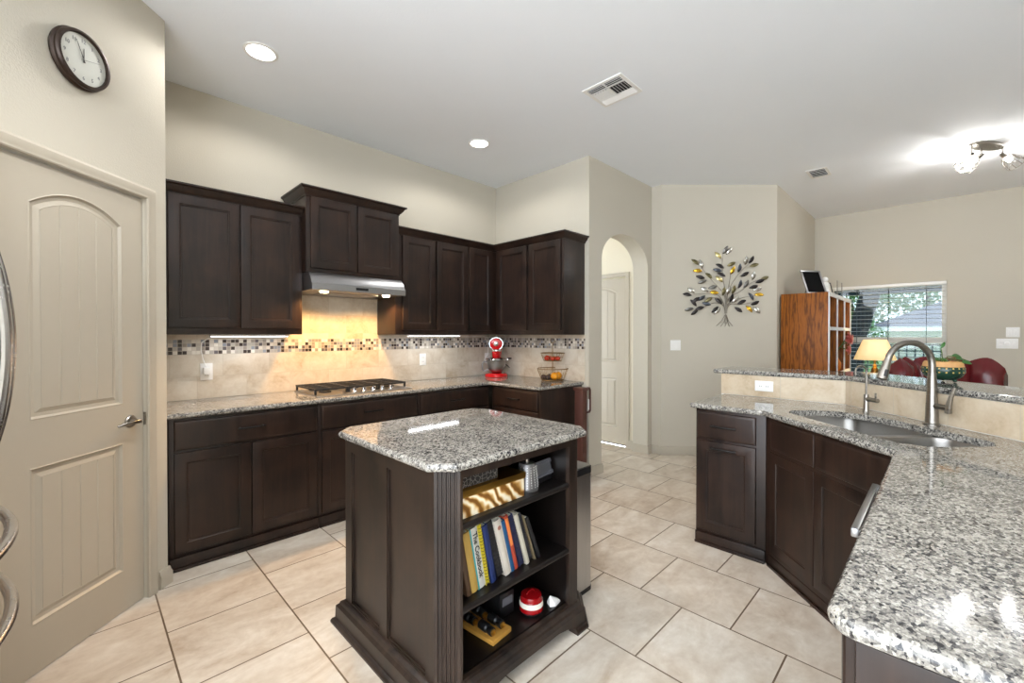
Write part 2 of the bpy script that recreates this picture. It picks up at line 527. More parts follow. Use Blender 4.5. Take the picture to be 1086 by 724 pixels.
# hall beyond the arch
m = MB(); m.box(4.6855, 2.5805, 0, 4.80, 2.732, HC); m.box(4.6855, 2.732, 2.072, 4.80, 3.50, HC); m.box(4.6855, 3.50, 0, 4.80, 4.7, HC)
struct('wall_hall', m, 'hall')
m = MB(); m.box(-2.2, -3.3, 0, 7.64, -3.2, HC); struct('wall_rear', m, 'wall')
m = MB(); m.box(3.44, 4.7, 0, 4.80, 4.8, HC); struct('wall_hall_end', m, 'hall')

# ------------------------------------------------------------------ backsplash
TT = .007
m = MB(); m.box(.34, WA - TT, .9135, WB - TT, WA - .0003, 1.226); m.box(WB - TT, 2.44, .9135, WB - .0003, WA - TT, 1.226)
m.box(.34, WA - TT, 1.33, 1.17, WA - .0003, 1.3645); m.box(1.9395, WA - TT, 1.33, WB - TT, WA - .0003, 1.3645); m.box(WB - TT, 2.44, 1.33, WB - .0003, WA - TT, 1.3645)
m.box(1.1735, WA - TT, 1.33, 1.934, WA - .0003, 1.8)
bs = struct('trim_1', m, 'splash')
m = MB(); m.box(.34, WA - TT - .001, 1.226, WB - TT - .001, WA - .0003, 1.33); m.box(WB - TT - .001, 2.44, 1.226, WB - .0003, WA - TT - .001, 1.33)
o = obj('mosaic_band', m, 'mosaic', bs); o['label'] = 'band of small grey, brown and white mosaic tiles'

# ------------------------------------------------------------------ baseboards and casings
BP = [(0, 0), (.016, 0), (.016, .062), (.011, .075), (.008, .092), (0, .095)]
m = MB(); m.sweep([(3.436, WARCH - .0005), (AX0, WARCH - .0005), (AX0 + .0005, 2.58)], BP); struct('baseboard_arch', m, 'trim')
m = MB(); m.sweep([(4.672, 2.69), (4.672, 2.60), (AX1 - .0005, 2.575), (AX1 - .0005, WARCH - .0005), (4.6795, WARCH - .0005), (4.6795, 2.277), (5.6095, 1.3465), (7.64, 1.3465)], BP)
struct('baseboard_diagonal', m, 'trim')
m = MB(); m.sweep([(7.6445, 1.33), (7.6445, -.65)], BP); struct('baseboard_window', m, 'trim')
m = MB(); p0 = pw(DX0 - .075, -.0005, 0); p1 = pw(.0, -.0005, 0)
m.sweep([(p0.x, p0.y), (p1.x, p1.y), (p1.x - .05, p1.y + .055)], BP); struct('baseboard_left', m, 'trim')
def casing(name, F, x0, x1, z, w=.058, wall='trim', y0=0):
    """door casing round an opening, on the face y = y0 of frame F (towards -y)"""
    m = MB(F)
    prof = [(0, 0), (0, -.011), (.006, -.015), (.02, -.013), (.034, -.019), (.046, -.019), (w, -.008), (w, 0)]
    rs = []
    for (px, pz), (ox, oz) in (((x0, 0), (-1, 0)), ((x0, z), (-1, 1)), ((x1, z), (1, 1)), ((x1, 0), (1, 0))):
        rs.append([(px + ox * q[0], y0 + q[1], pz + oz * q[0]) for q in prof])
    m.rings(rs, True, True)
    return struct(name, m, wall)
casing('trim_2', PW, DX0 - .002, DX1 + .002, DZ + .004, .060, y0=-.0005)
HF = frame(4.685, 3.506, -90)            # hall door frame: local x runs towards -y
casing('trim_3', HF, 0, .778, 2.075, .05, y0=-.0005)
FF = frame(WX, -.735, -90)
casing('trim_4', FF, -.0, .815, 2.07, .075, y0=-.0005)

# ------------------------------------------------------------------ moulded doors
def arch_panel(x0, x1, z0, zs, rise, n=14):
    pts = [(x0, z0), (x1, z0)]
    if rise <= 0: return pts + [(x1, zs), (x0, zs)]
    for k in range(n + 1):
        t = k / n; x = x1 + (x0 - x1) * t
        pts.append((x, zs + rise * (1 - (2 * t - 1) ** 2)))
    return pts
def inset2(pts, d): return offset_path(pts, -d, True)
def moulded_door(name, F, w, z1, mat, handle=True, label=None, x0=0, t=.036, planks=4):
    """two-panel plank door, front face at local y = 0"""
    root = None
    m = MB(F)
    px0, px1 = x0 + w * .18, x0 + w * .82
    lo = arch_panel(px0, px1, .205, .832, 0); up = arch_panel(px0, px1, 1.022, z1 - .165, .075)
    def P(l, y): return [(p[0], y, p[1]) for p in l]
    outer = rect(x0, .008, x0 + w, z1)
    G = F @ Matrix.Rotation(PI / 2, 4, 'X')
    k = m.M; m.M = G; m.poly(outer, 0, [lo, up]); m.poly(outer, -t, []); m.M = k
    m.rings([P(outer, 0), P(outer, t)])
    for pan in (lo, up):
        m.rings([P(pan, 0), P(inset2(pan, .004), -.002), P(inset2(pan, .012), .009), P(inset2(pan, .026), .011), P(inset2(pan, .044), .004), P(inset2(pan, .046), .0055)], False, False)
        q = inset2(pan, .046)
        xs0 = min(p[0] for p in q); xs1 = max(p[0] for p in q); zb = min(p[1] for p in q)
        def top(x):
            if pan is lo: return max(p[1] for p in q)
            c = [p for p in q[1:]]; c = sorted(c[1:] if False else [p for p in q if p[1] > 1.3])
            for a, b in zip(c, c[1:]):
                if a[0] <= x <= b[0] and b[0] > a[0]: return a[1] + (b[1] - a[1]) * (x - a[0]) / (b[0] - a[0])
            return c[0][1] if x < c[0][0] else c[-1][1]
        for i in range(planks):
            a = xs0 + (xs1 - xs0) * i / planks; b = xs0 + (xs1 - xs0) * (i + 1) / planks
            tp = [(b + (a - b) * j / 5, top(b + (a - b) * j / 5)) for j in range(6)]
            pl = [(a, zb), (b, zb)] + tp
            r2 = [(p[0] + (.003 if abs(p[0] - a) < 1e-6 else -.003 if abs(p[0] - b) < 1e-6 else 0), p[1]) for p in pl]
            m.rings([P(pl, .0075), P(r2, .0042)], False, True)
    d = struct(name, m, mat, angle=20)
    return d
MD = F_pantry = PW @ Matrix.Translation((DX0 + .003, .011, 0))
door = moulded_door('door_1', F_pantry, DX1 - DX0 - .006, DZ - .003, 'trim')
# lever handle of the pantry door
m = MB(PW); m.lathe([(.0, 0), (.031, 0), (.031, .004), (.027, .009), (.013, .012), (.011, .040), (.008, .042)], mat=Matrix.Translation((.215, .0105, .932)) @ Matrix.Rotation(PI / 2, 4, 'X'))
m.tube([(.208, -.030, .932), (.225, -.036, .934), (.26, -.038, .935), (.295, -.032, .930), (.318, -.022, .925)], [.011, .0115, .009, .0075, .005], 12)
o = obj('door_handle', m, 'nickel', door); o['label'] = 'satin nickel lever handle'
m = MB(PW); m.box(DX0 - .0025, .0, .90, DX0 + .001, .0105, .965, .0005)
obj('strike_plate', m, 'nickel', door)
d2 = moulded_door('door_2', HF @ Matrix.Translation((.006, .045, 0)), .764, 2.066, 'trim')

d3 = moulded_door('door_3', FF @ Matrix.Translation((.006, .05, 0)), .803, 2.064, 'trim')
# black strip standing in for the shade under the hall door
m = MB(HF); m.box(.002, .03, .001, .774, .10, .0075); struct('gap_shade', m, 'black')

# ------------------------------------------------------------------ cabinet pieces
def panel_front(m, x0, x1, z0, z1, t=.02, stile=.056, y=0):
    """shaker front with a stepped inner bead; front face at local y"""
    def R(i, yy): return [(x0 + i, y + yy, z0 + i), (x1 - i, y + yy, z0 + i), (x1 - i, y + yy, z1 - i), (x0 + i, y + yy, z1 - i)]
    m.rings([R(0, t), R(0, .004), R(.0015, .001), R(.005, 0), R(stile, 0), R(stile + .002, .003), R(stile + .009, .0045), R(stile + .011, .010)], True, True)
def slab_front(m, x0, x1, z0, z1, t=.02, y=0):
    def R(i, yy): return [(x0 + i, y + yy, z0 + i), (x1 - i, y + yy, z0 + i), (x1 - i, y + yy, z1 - i), (x0 + i, y + yy, z1 - i)]
    m.rings([R(0, t), R(0, .008), R(.003, .004), R(.012, .001), R(.018, 0)], True, True)
def pull(F, cx, z, w, parent, vertical=False, mat='black_metal'):
    m = MB(F)
    h = w / 2
    m.tube([(cx - h, 0, z), (cx - h, -.020, z)], .006, 8); m.tube([(cx + h, 0, z), (cx + h, -.024, z)], .006, 8)
    m.tube([(cx - h - .012, -.022, z + .001), (cx - h, -.024, z), (cx - h * .3, -.027, z), (cx + h * .3, -.027, z), (cx + h, -.024, z), (cx + h + .012, -.022, z + .001)], .0068, 8)
    return obj('handle', m, mat, parent)
CROWN = [(.0, 0), (.004, 0), (.006, .010), (.012, .014), (.026, .030), (.036, .048), (.042, .052), (.050, .055), (.050, .066), (0, .066)]
def crown_path(F, x0, x1, d, left, right, y=.016):
    pts = []
    if left: pts.append((x0, d))
    pts += [(x0, y), (x1, y)]
    if right: pts.append((x1, d))
    return [tuple((F @ Vector((p[0], p[1], 0))).xy) for p in pts]
def cabinet(name, label, F, w, d, z0, z1, doors=(), drawers=(), crown=None, group=None, base=False, pulls=True, wood='wood', gapside=0):
    org = F @ Vector((w / 2, d / 2, 0)); org.z = z0
    root = thing(name, label, 'cabinet', org, group)
    m = MB(F)
    if base:
        m.box(.0005, .0205, 0, w - .0005, d, z1, .0015)
    else:
        m.box(.0005, .0205, z0, w - .0005, d, z1, .0015)
    obj('body', m, wood, root)
    for q in doors:
        m = MB(F); panel_front(m, *q[:4]); dd = obj('door', m, wood, root, angle=25)
        if len(q) > 4: pull(F, q[4], q[5], .13, dd)
    for q in drawers:
        m = MB(F); slab_front(m, *q[:4]); dd = obj('drawer', m, wood, root, angle=25)
        if len(q) > 4: pull(F, q[4], (q[2] + q[3]) / 2 + .002, .13, dd)
    if crown:
        m = MB(); m.sweep(crown_path(F, .0005, w - .0005, d, *crown), [(o, z + z1 - .012) for o, z in CROWN]); obj('crown_molding', m, wood, root, angle=25)
    if base:
        m = MB(F); m.box(.001, .004, .001, w - .001, .020, .075, .003); m.box(.001, -.008, .001, w - .001, .0035, .018, .004); obj('base_molding', m, wood, root)
    return root

UG = 'dark upper cabinets'
FA = lambda x, y=3.355: frame(x, y, 0)
UD = WA - 3.355 - TT - .002           # depth from door face to wall
cabinet('upper_cabinet', 'tall two-door dark upper cabinet between pantry wall corner and range hood', FA(.352), .8165, UD + .003, 1.366, 2.25,
        [(.03, .411, 1.408, 2.237), (.418, .796, 1.408, 2.237)], crown=(False, False), group=UG)
hood_cab = cabinet('upper_cabinet', 'short raised dark upper cabinet directly above the steel range hood', frame(1.1715, 3.283, 0), .763, WA - 3.283 - .001, 1.826, 2.395,
        [(.028, .381, 1.858, 2.380), (.388, .738, 1.858, 2.380)], crown=(True, True), group=UG)
cabinet('upper_cabinet', 'two-door dark upper cabinet immediately right of the range hood', FA(1.938), .806, UD + .003, 1.366, 2.25,
        [(.066, .410, 1.408, 2.237), (.428, .795, 1.408, 2.237)], crown=(False, False), group=UG)
cabinet('upper_cabinet', 'narrow single-door dark upper cabinet in the inside corner', FA(2.7445), .679, UD + .003, 1.366, 2.25,
        [(.012, .318, 1.408, 2.237)], crown=None, group=UG)
cabinet('upper_cabinet', 'two-door dark upper cabinet on the right wall above the fruit basket', frame(3.088, 3.354, -90), .914, WB - 3.088 - TT - .002, 1.366, 2.25,
        [(.042, .463, 1.408, 2.237), (.496, .886, 1.408, 2.237)], crown=None, group=UG)
# crown continuing round the inside corner belongs to the two corner cabinets
CZ = 2.238
corner = [o for o in bpy.data.objects if o.name == 'upper_cabinet.003'][0]
rightc = [o for o in bpy.data.objects if o.name == 'upper_cabinet.004'][0]
m = MB(); m.sweep([(2.7445, 3.371), (3.053, 3.371)], [(o, z + CZ) for o, z in CROWN]); obj('crown_molding', m, 'wood', corner, angle=25)
m = MB(); m.sweep([(3.0535, 3.371), (3.104, 3.371), (3.104, 2.4405), (WB - .002, 2.4405)], [(o, z + CZ) for o, z in CROWN]); obj('crown_molding', m, 'wood', rightc, angle=25)

BG = 'dark base cabinets under the back counter'
FB = lambda x: frame(x, 3.108, 0)
BD = WA - 3.108 - .002
dz = (.694, .862); oz = (.098, .678)
def basecab(name, label, F, w, d, n, group, pulls=1):
    ds = [(.024, w - .008, *dz, w / 2)]
    if n == 2: drs = [(.024, w / 2 - .004, *oz), (w / 2 + .004, w - .008, *oz)]
    else: drs = [(.024, w - .008, *oz)]
    return cabinet(name, label, F, w, d, 0, .880, drs, ds, group=group, base=True)
basecab('base_cabinet', 'dark base cabinet beside the pantry wall with one wide drawer over two doors', FB(.353), .830, BD, 2, BG)
basecab('base_cabinet', 'dark base cabinet under the gas cooktop with one wide drawer', FB(1.184), .818, BD, 2, BG)
basecab('base_cabinet', 'dark base cabinet right of the cooktop, ending at the inside corner', FB(2.003), .80, BD, 2, BG)
# run on the right wall: a stack of drawers facing the island
F = frame(2.806, 3.10, -90)
cabinet('base_cabinet', 'dark base cabinet of stacked drawers below the fruit basket', F, .625, WB - 2.806 - .002, 0, .880, [],
        [(.05, .60, *dz, .32), (.05, .60, .40, .678, .32), (.05, .60, .098, .384, .32)], group=BG, base=True)

# ------------------------------------------------------------------ countertops
m = MB(); out = [(.342, 3.089), (2.782, 3.089), (2.782, 2.452), (WB - .001, 2.452), (WB - .001, WA - .0005), (.342, WA - .0005)]
m.slab(round_poly(out, [0, .012, .03, 0, 0, 0]), .8815, .9125)
single('countertop', m, 'granite', 'speckled granite countertop running along the back wall under the cooktop', 'countertop', (1.9, 3.4, .8815))

# peninsula countertop with the sink cut-out; local axes a (along the diagonal) and b (away from the room)
def ab(a, b): return ((a + b) * S, (a - b) * S)
sink_hole = [ab(*p) for p in [(1.735, 1.665), (1.80, 1.605), (2.05, 1.60), (2.50, 1.60), (2.565, 1.66), (2.575, 1.80), (2.54, 1.905), (2.42, 1.99), (2.25, 2.02), (2.10, 2.01), (1.95, 2.02), (1.80, 2.015), (1.735, 1.95), (1.725, 1.80)]]
hole = round_poly(sink_hole, .03, 3)
PB = 3.055                                # x - y of the tiled face of the low wall
out = [(.848, .137), (.848, -.95), (PB - .955, -.95), (PB - .9465 + .0, -.9465), (3.4985, .4435), (3.4985, 1.196), (2.856, 1.196), (2.856, .756), (2.237, .137)]
out = [(.848, .137), (.848, -.95), (PB - .95 - .001, -.95), (3.4975, 3.4975 - PB + .001), (3.4975, 1.196), (2.856, 1.196), (2.856, .756), (2.237, .137)]
m = MB(); m.slab(round_poly(out, [.045, 0, 0, 0, 0, .02, .02, .015], 6), .8805, .9125, [hole])
single('countertop', m, 'granite', 'large speckled granite countertop of the peninsula around the sink', 'countertop', (2.4, .1, .8805))

# low wall behind it with a raised granite bar
lw = [(3.502, 1.214), (3.502, 3.502 - PB - .0), (PB - .952, -.952), (PB - .952 + .15, -1.10 + .04), (3.64, .335), (3.64, 1.214)]
lw = [(3.505, 1.214), (3.505, 3.505 - PB), (PB - .97, -.97), (PB - .97 + .09, -.97 - .09), (3.63, .39), (3.63, 1.214)]
m = MB(); m.prism(lw, 0, 1.066); low = struct('wall_bar', m, 'cream')
m = MB(); m.prism([(3.4985, 1.2135), (3.4985, 3.4985 - PB + .005), (PB - .975, -.972), (PB - .972, -.9775), (3.5045, 3.5045 - PB), (3.5045, 1.2135)], .9135, 1.0655)
o = obj('tile_facing', m, 'splash_bar', low); o['label'] = 'travertine tile facing above the counter'
bar = [(3.484, 1.275), (3.484, .444), (1.95, -1.09), (2.32, -1.35), (3.925, .325), (3.925, 1.275)]
m = MB(); m.slab(round_poly(list(reversed(bar)) if False else bar, [.02, .02, 0, 0, .06, .03]), 1.0665, 1.0985)
# bar outline is clockwise in this listing when seen from above; slab() expects counter-clockwise
single('bar_top', m, 'granite', 'raised speckled granite bar top on the low tiled wall', 'countertop', (3.5, .3, 1.0665))

# ------------------------------------------------------------------ peninsula cabinets
PG = 'dark base cabinets of the peninsula'
F = frame(2.865, 1.158, -90)
end = cabinet('base_cabinet', 'dark end cabinet of the peninsula with a drawer pull and a door pull', F, .412, .62, 0, .879, [(.012, .36, *oz, .18, .638)], [(.012, .36, *dz, .18)], group=PG, base=True)
F = frame(2.868, .734, -135)
root = thing('base_cabinet', 'dark diagonal sink cabinet of the peninsula with two doors below false drawers', 'cabinet', (2.75, .2, 0), PG)
m = MB()
shell = [(2.8865, .7445), (2.2625, .1205), (2.2625, -.50), (PB - .52, -.50), (3.49, .447), (3.49, .7445)]
m.prism(shell, 0, .879, [inset2(list(reversed(shell)), .018) if False else offset_path(shell, .018 if False else -.018, True)])
obj('body', m, 'wood', root)
for x0, x1 in ((.022, .385), (.392, .86)):
    m = MB(F); panel_front(m, x0, x1, *oz); obj('door', m, 'wood', root, angle=25)
    m = MB(F); slab_front(m, x0, x1, *dz); obj('drawer', m, 'wood', root, angle=25)
m = MB(F); m.box(.006, .002, .001, .87, .0115, .07, .003); m.box(.006, -.008, .001, .865, .0015, .018, .004); obj('base_molding', m, 'wood', root)
# dishwasher facing the kitchen, and the end cabinet nearest the camera
F = frame(2.10, .122, 180)
dw = thing('dishwasher', 'stainless dishwasher with a long bar handle under the near peninsula counter', 'dishwasher', (1.79, -.2, 0))
m = MB(F); m.box(.004, .022, .10, .60, .60, .878); m.box(.02, .06, .001, .585, .58, .0995); obj('body', m, 'black', dw)
m = MB(F); m.box(.006, 0, .105, .598, .0215, .872, .004); o = obj('door', m, 'steel_v', dw)
m = MB(F); m.box(.045, -.062, .792, .565, -.042, .818, .005)
m.box(.045, -.043, .794, .075, -.0005, .816, .003); m.box(.535, -.043, .794, .565, -.0005, .816, .003)
obj('handle', m, 'steel', o)
m = MB(); m.box(2.104, -.48, .0, 2.26, .10, .879); struct('trim_6', m, 'wood')
root = thing('base_cabinet', 'dark peninsula end cabinet under the near counter corner with a framed end panel', 'cabinet', (1.2, -.2, 0), PG)
m = MB(); m.box(.895, -.90, 0, 1.494, .100, .879, .002); obj('body', m, 'wood', root)
m = MB(frame(1.494, .122, 180)); panel_front(m, .012, .585, *oz); obj('door', m, 'wood', root, angle=25)
m = MB(frame(1.494, .122, 180)); slab_front(m, .012, .585, *dz); obj('drawer', m, 'wood', root, angle=25)
m = MB(frame(.873, .098, -90)); panel_front(m, 0, .98, .05, .872, .021, .06); obj('end_panel', m, 'wood', root, angle=25)

# ------------------------------------------------------------------ sink and taps
sk = thing('sink', 'undermount stainless double-bowl sink in the diagonal peninsula counter', 'sink', (*ab(2.15, 1.81), .68))
def bowl(a0, a1, b0, b1, zb):
    m = MB(); rs = []
    for k, (ins, z) in enumerate(((-.02, .8795), (.0, .8795), (.004, .86), (.010, zb + .05), (.022, zb + .018), (.05, zb + .003), (.11, zb))):
        q = round_poly(rect(a0 + ins, b0 + ins, a1 - ins, b1 - ins), max(.02, .075 - max(ins, 0) * .4), 6)
        rs.append([(*ab(*p), z) for p in q])
    m.rings(rs, False, True)
    return obj('bowl', m, 'sinksteel', sk, angle=60, solid=.0015)
bowl(1.735, 2.025, 1.60, 2.02, .70); bowl(2.065, 2.565, 1.60, 2.02, .68)
m = MB(); m.box(-.3, -.2, 0, -.29, -.19, .001) if False else None
for a, zb in ((1.88, .70), (2.315, .68)):
    m = MB(); c = ab(a, 1.81); m.lathe([(.02, .0012), (.043, .0012), (.043, .004), (.034, .004), (.02, .002)], (c[0], c[1], zb)); obj('drain', m, 'chrome', sk)

def AB(a, b, z): return (*ab(a, b), z)
fx = thing('faucet', 'tall brushed nickel gooseneck kitchen faucet with pull-down spray head', 'faucet', AB(2.166, 2.108, .9125))
m = MB(); c = AB(2.166, 2.108, 0)
m.lathe([(.0, .913), (.031, .913), (.031, .919), (.027, .922), (.0255, .94), (.0235, 1.0), (.0195, 1.10), (.0165, 1.165), (.016, 1.172), (.0, 1.173)], c, 32); obj('body', m, 'nickel', fx)
pts = [AB(2.166, 2.108, 1.165), AB(2.166, 2.108, 1.21)]
for k in range(1, 15):
    t = PI * k / 14 * .93
    pts.append(AB(2.166, 2.108 - .112 * (1 - math.cos(t)), 1.212 + .112 * math.sin(t) * 1.0))
e = Vector(pts[-1]); dr = (e - Vector(pts[-2])).normalized()
m = MB(); m.tube(pts, .0145, 16); obj('spout', m, 'nickel', fx)
m = MB(); m.tube([e, e + dr * .012, e + dr * .05, e + dr * .1, e + dr * .104], [.0147, .016, .019, .0225, .019], 18); h = obj('spray_head', m, 'nickel', fx)
m = MB(); q = e + dr * .05; m.tube([q + Vector(AB(-.0165, -.004, 0)), q + dr * .035 + Vector(AB(-.0185, -.004, 0))], .0075, 10); obj('spray_button', m, 'black', h)
m = MB(); m.tube([AB(2.146, 2.108, 1.008), AB(2.085, 2.106, 1.008)], .0135, 14)
F = MB(); 
m.tube([AB(2.083, 2.106, .985), AB(2.080, 2.106, 1.02), AB(2.072, 2.108, 1.06), AB(2.066, 2.122, 1.108)], [.023, .021, .015, .011], 12, flat=.6)
obj('lever', m, 'nickel', fx)
ft = thing('filter_tap', 'slim dark-necked water filter tap standing left of the gooseneck faucet', 'faucet', AB(2.543, 2.088, .9125))
m = MB(); c = AB(2.543, 2.088, 0)
m.lathe([(.0, .913), (.017, .913), (.0165, .918), (.0135, .925), (.0125, 1.012), (.0, 1.013)], c, 20)
obj('body', m, 'nickel', ft)
pts = [AB(2.543, 2.088, 1.01), AB(2.543, 2.088, 1.13)] + [AB(2.543, 2.088 - .032 * (1 - math.cos(PI * k / 10)), 1.145 + .034 * math.sin(PI * k / 10)) for k in range(11)] + [AB(2.543, 2.024, 1.125)]
m = MB(); m.tube(pts, .0055, 10); obj('spout', m, 'nickel', ft)
m = MB(); m.tube([AB(2.532, 2.088, .985), AB(2.462, 2.086, .985)], .0125, 14); m.tube([AB(2.474, 2.086, .985), AB(2.474, 2.086, 1.028)], .0055, 8); obj('lever', m, 'nickel', ft)

# ------------------------------------------------------------------ kitchen island
IX0, IX1, IY0, IY1 = .885, 1.715, 1.215, 2.0
isl = thing('kitchen_island', 'dark wood kitchen island with granite top and open shelves on its end', 'kitchen island', (1.3, 1.6, 0))
top = [(.846, 1.268), (.924, 1.19), (1.688, 1.19), (1.757, 1.268), (1.757, 1.99), (1.680, 2.068), (.924, 2.068), (.846, 1.99)]
m = MB(); m.slab(round_poly(top, .012, 3), .8815, .9125)
o = obj('countertop', m, 'granite', isl); o['label'] = 'speckled granite top with clipped corners'
wI = 'wood_island'
# clipped-corner carcass: left side, right side, back, inner back, decks
m = MB()
m.box(IX0, 1.277, .09, IX0 + .02, IY1, .115); m.box(IX0, 1.277, .818, IX0 + .02, IY1, .881)
for a, b in ((1.277, 1.334), (1.612, 1.676), (1.938, IY1)): m.box(IX0, a, .115, IX0 + .02, b, .818)
m.box(IX0 + .0125, 1.30, .1, IX0 + .0195, 1.98, .85)
# shadow-line beads round the two recessed panels
for a, b in ((1.334, 1.612), (1.676, 1.938)):
    for q in ((a, .115, a + .007, .818), (b - .007, .115, b, .818)): m.box(IX0 + .006, q[0], q[1], IX0 + .02, q[2], q[3])
    m.box(IX0 + .006, a, .115, IX0 + .02, b, .122); m.box(IX0 + .006, a, .811, IX0 + .02, b, .818)
o = obj('side_panel', m, wI, isl)
m = MB(); m.box(IX1 - .02, 1.277, .09, IX1, IY1, .881); m.box(IX0 + .02, IY1 - .02, .09, IX1 - .02, IY1, .881); obj('side_panel', m, wI, isl)
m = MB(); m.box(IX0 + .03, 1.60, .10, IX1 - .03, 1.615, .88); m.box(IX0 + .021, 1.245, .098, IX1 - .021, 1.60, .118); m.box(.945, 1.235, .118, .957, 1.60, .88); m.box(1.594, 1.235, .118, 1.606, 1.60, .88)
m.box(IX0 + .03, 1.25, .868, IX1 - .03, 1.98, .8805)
obj('carcass', m, 'wood_shaded', isl)
m = MB(); m.box(.955, IY0, .09, .966, IY0 + .02, .881); m.box(1.588, IY0, .09, 1.648, IY0 + .02, .881); m.box(.966, IY0, .848, 1.588, IY0 + .02, .881); m.box(.966, IY0, .09, 1.588, IY0 + .02, .119)
obj('face_frame', m, wI, isl)
def fluted(p0, p1, name='fluted_post'):
    """chamfered corner post with five flutes between two plan points"""
    a, b = Vector(p0), Vector(p1); t = (b - a); L = t.length; t.normalize(); nrm = Vector((t.y, -t.x))
    pts = []
    for i in range(5):
        c = L * (.18 + .16 * i); w = L * .055
        pts += [a + t * (c - w), a + t * (c - w * .5) - nrm * .006, a + t * (c + w * .5) - nrm * .006, a + t * (c + w)]
    back = [b - nrm * .03, a - nrm * .03]
    m = MB(); m.prism([tuple(p) for p in [a] + pts + [b] + back], .09, .881); return obj(name, m, wI, isl, smooth=False)
fluted((IX0 - .0005, 1.2765), (.9545, IY0 - .0005)); fluted((1.6485, IY0 - .0005), (IX1 + .0005, 1.2765))
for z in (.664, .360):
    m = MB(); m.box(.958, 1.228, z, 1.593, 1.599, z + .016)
    m.tube([(.9585, 1.229, z + .003), (1.5925, 1.229, z + .003)], .0135, 14); obj('shelf', m, 'wood_shaded', isl)
# plinth with bracket feet and arched cut-outs
PL = [(.0, .0), (.052, .0), (.052, .010), (.046, .020), (.036, .024), (.034, .080), (.030, .084), (.022, .090), (.018, .100), (.008, .106), (0, .108)]
ring = [(.885, 2.0), (.885, 1.277), (.955, 1.215), (1.648, 1.215), (1.715, 1.277), (1.715, 2.0)]
m = MB()
m.sweep([(1.715, 1.45), (1.715, 2.0), (.885, 2.0), (.885, 1.277), (.905, 1.2575)][::1], PL) if False else None
# right-of-travel is outward when walking counter-clockwise seen from above
m.sweep([(1.04, 1.215), (.955, 1.215), (.885, 1.277), (.885, 2.0), (1.715, 2.0), (1.715, 1.277), (1.648, 1.215), (1.585, 1.215)], [(-o, z) for o, z in PL][::-1])
PH = [(o, z) for o, z in PL if z > .05]
n = 12; pr = [(1.0395, .0), (1.0395, .03)] 
arcp = [(1.04 + .545 * k / 24, .02 + .036 * min(1, min(k, 24 - k) / 5) ** .5) for k in range(25)]
up = [(.034, None), (.034, .080), (.030, .084), (.022, .090), (.018, .100), (.008, .106), (0, .108), (0, None)]
cols = []
for x, zl in arcp: cols.append([(x, 1.215 - o, zl if z is None else z) for o, z in up])
m.rings(cols, True, True)
obj('plinth', m, wI, isl, angle=25)

# ------------------------------------------------------------------ cooktop and hood
CX0, CX1, CY0, CY1 = 1.197, 1.978, 3.165, 3.645
ck = thing('gas_cooktop', 'stainless gas cooktop with black cast-iron grates on the back counter', 'cooktop', (1.59, 3.4, .913))
m = MB(); m.box(CX0, CY0, .9130, CX1, CY1, .922, .003)
m.rings([[(CX0 + .02, CY0 + .085, .922), (CX1 - .02, CY0 + .085, .922), (CX1 - .02, CY1 - .02, .922), (CX0 + .02, CY1 - .02, .922)], [(CX0 + .03, CY0 + .095, .926), (CX1 - .03, CY0 + .095, .926), (CX1 - .03, CY1 - .03, .926), (CX0 + .03, CY1 - .03, .926)]], False, True)
obj('base', m, 'steel', ck)
for i in range(5):
    x = 1.49 + i * .078; m = MB()
    m.lathe([(.0, .9225), (.021, .9225), (.020, .930), (.016, .934), (.0155, .952), (.012, .955), (0, .9555)], (x, CY0 + .045, 0), 20)
    m.box(x - .003, CY0 + .029, .9545, x + .003, CY0 + .061, .960, .001); obj('knob', m, 'chrome', ck)
for k, (bx, by) in enumerate(((1.32, 3.34), (1.32, 3.54), (1.5875, 3.45), (1.855, 3.34), (1.855, 3.54))):
    m = MB(); m.lathe([(.0, .9262), (.045, .9262), (.045, .934), (.038, .938), (.034, .940), (.034, .946), (.0, .947)], (bx, by, 0), 22); obj('burner', m, 'iron', ck)
for i in range(3):
    x0 = CX0 + .012 + i * .2525; x1 = x0 + .25; y0, y1 = CY0 + .085, CY1 - .008; m = MB(); zt = .966
    for y in (y0, y1): m.box(x0, y - .006, zt - .014, x1, y + .006, zt, .002)
    for x in (x0 + .006, x1 - .006): m.box(x - .006, y0, zt - .014, x + .006, y1, zt, .002)
    for k in range(1, 6):
        y = y0 + (y1 - y0) * k / 6; m.box(x0, y - .0045, zt - .010, x1, y + .0045, zt + .001, .002)
    m.box((x0 + x1) / 2 - .005, y0, zt - .012, (x0 + x1) / 2 + .005, y1, zt + .0005, .002)
    for x in (x0 + .008, x1 - .008):
        for y in (y0 + .004, y1 - .004): m.box(x - .007, y - .007, .9225, x + .007, y + .007, zt - .010, .002)
    obj('grate', m, 'iron', ck)
hd = thing('range_hood', 'stainless under-cabinet range hood with a curved front and two lights', 'range hood', (1.553, 3.45, 1.68))
hx0, hx1 = 1.174, 1.932
prof = [(3.27, 1.8245), (3.255, 1.815), (3.232, 1.79), (3.215, 1.765), (3.205, 1.742), (3.195, 1.738), (3.193, 1.692), (3.20, 1.687), (3.215, 1.687), (3.22, 1.691), (3.66, 1.691), (3.67, 1.687), (3.69, 1.687), (3.69, 1.8245)]
m = MB(); m.rings([[(hx0, y, z) for y, z in prof], [(hx1, y, z) for y, z in prof]], False, False)
G = Matrix(((0, 0, 1, 0), (1, 0, 0, 0), (0, 1, 0, 0), (0, 0, 0, 1)))
k = m.M; m.M = G; m.poly(prof, hx0); m.poly(prof, hx1); m.M = k
obj('canopy', m, 'steel', hd, angle=40)
m = MB(); m.box(1.50, 3.1905, 1.705, 1.60, 3.1935, 1.725, .001); p = obj('control_panel', m, 'black', hd)
m = MB()
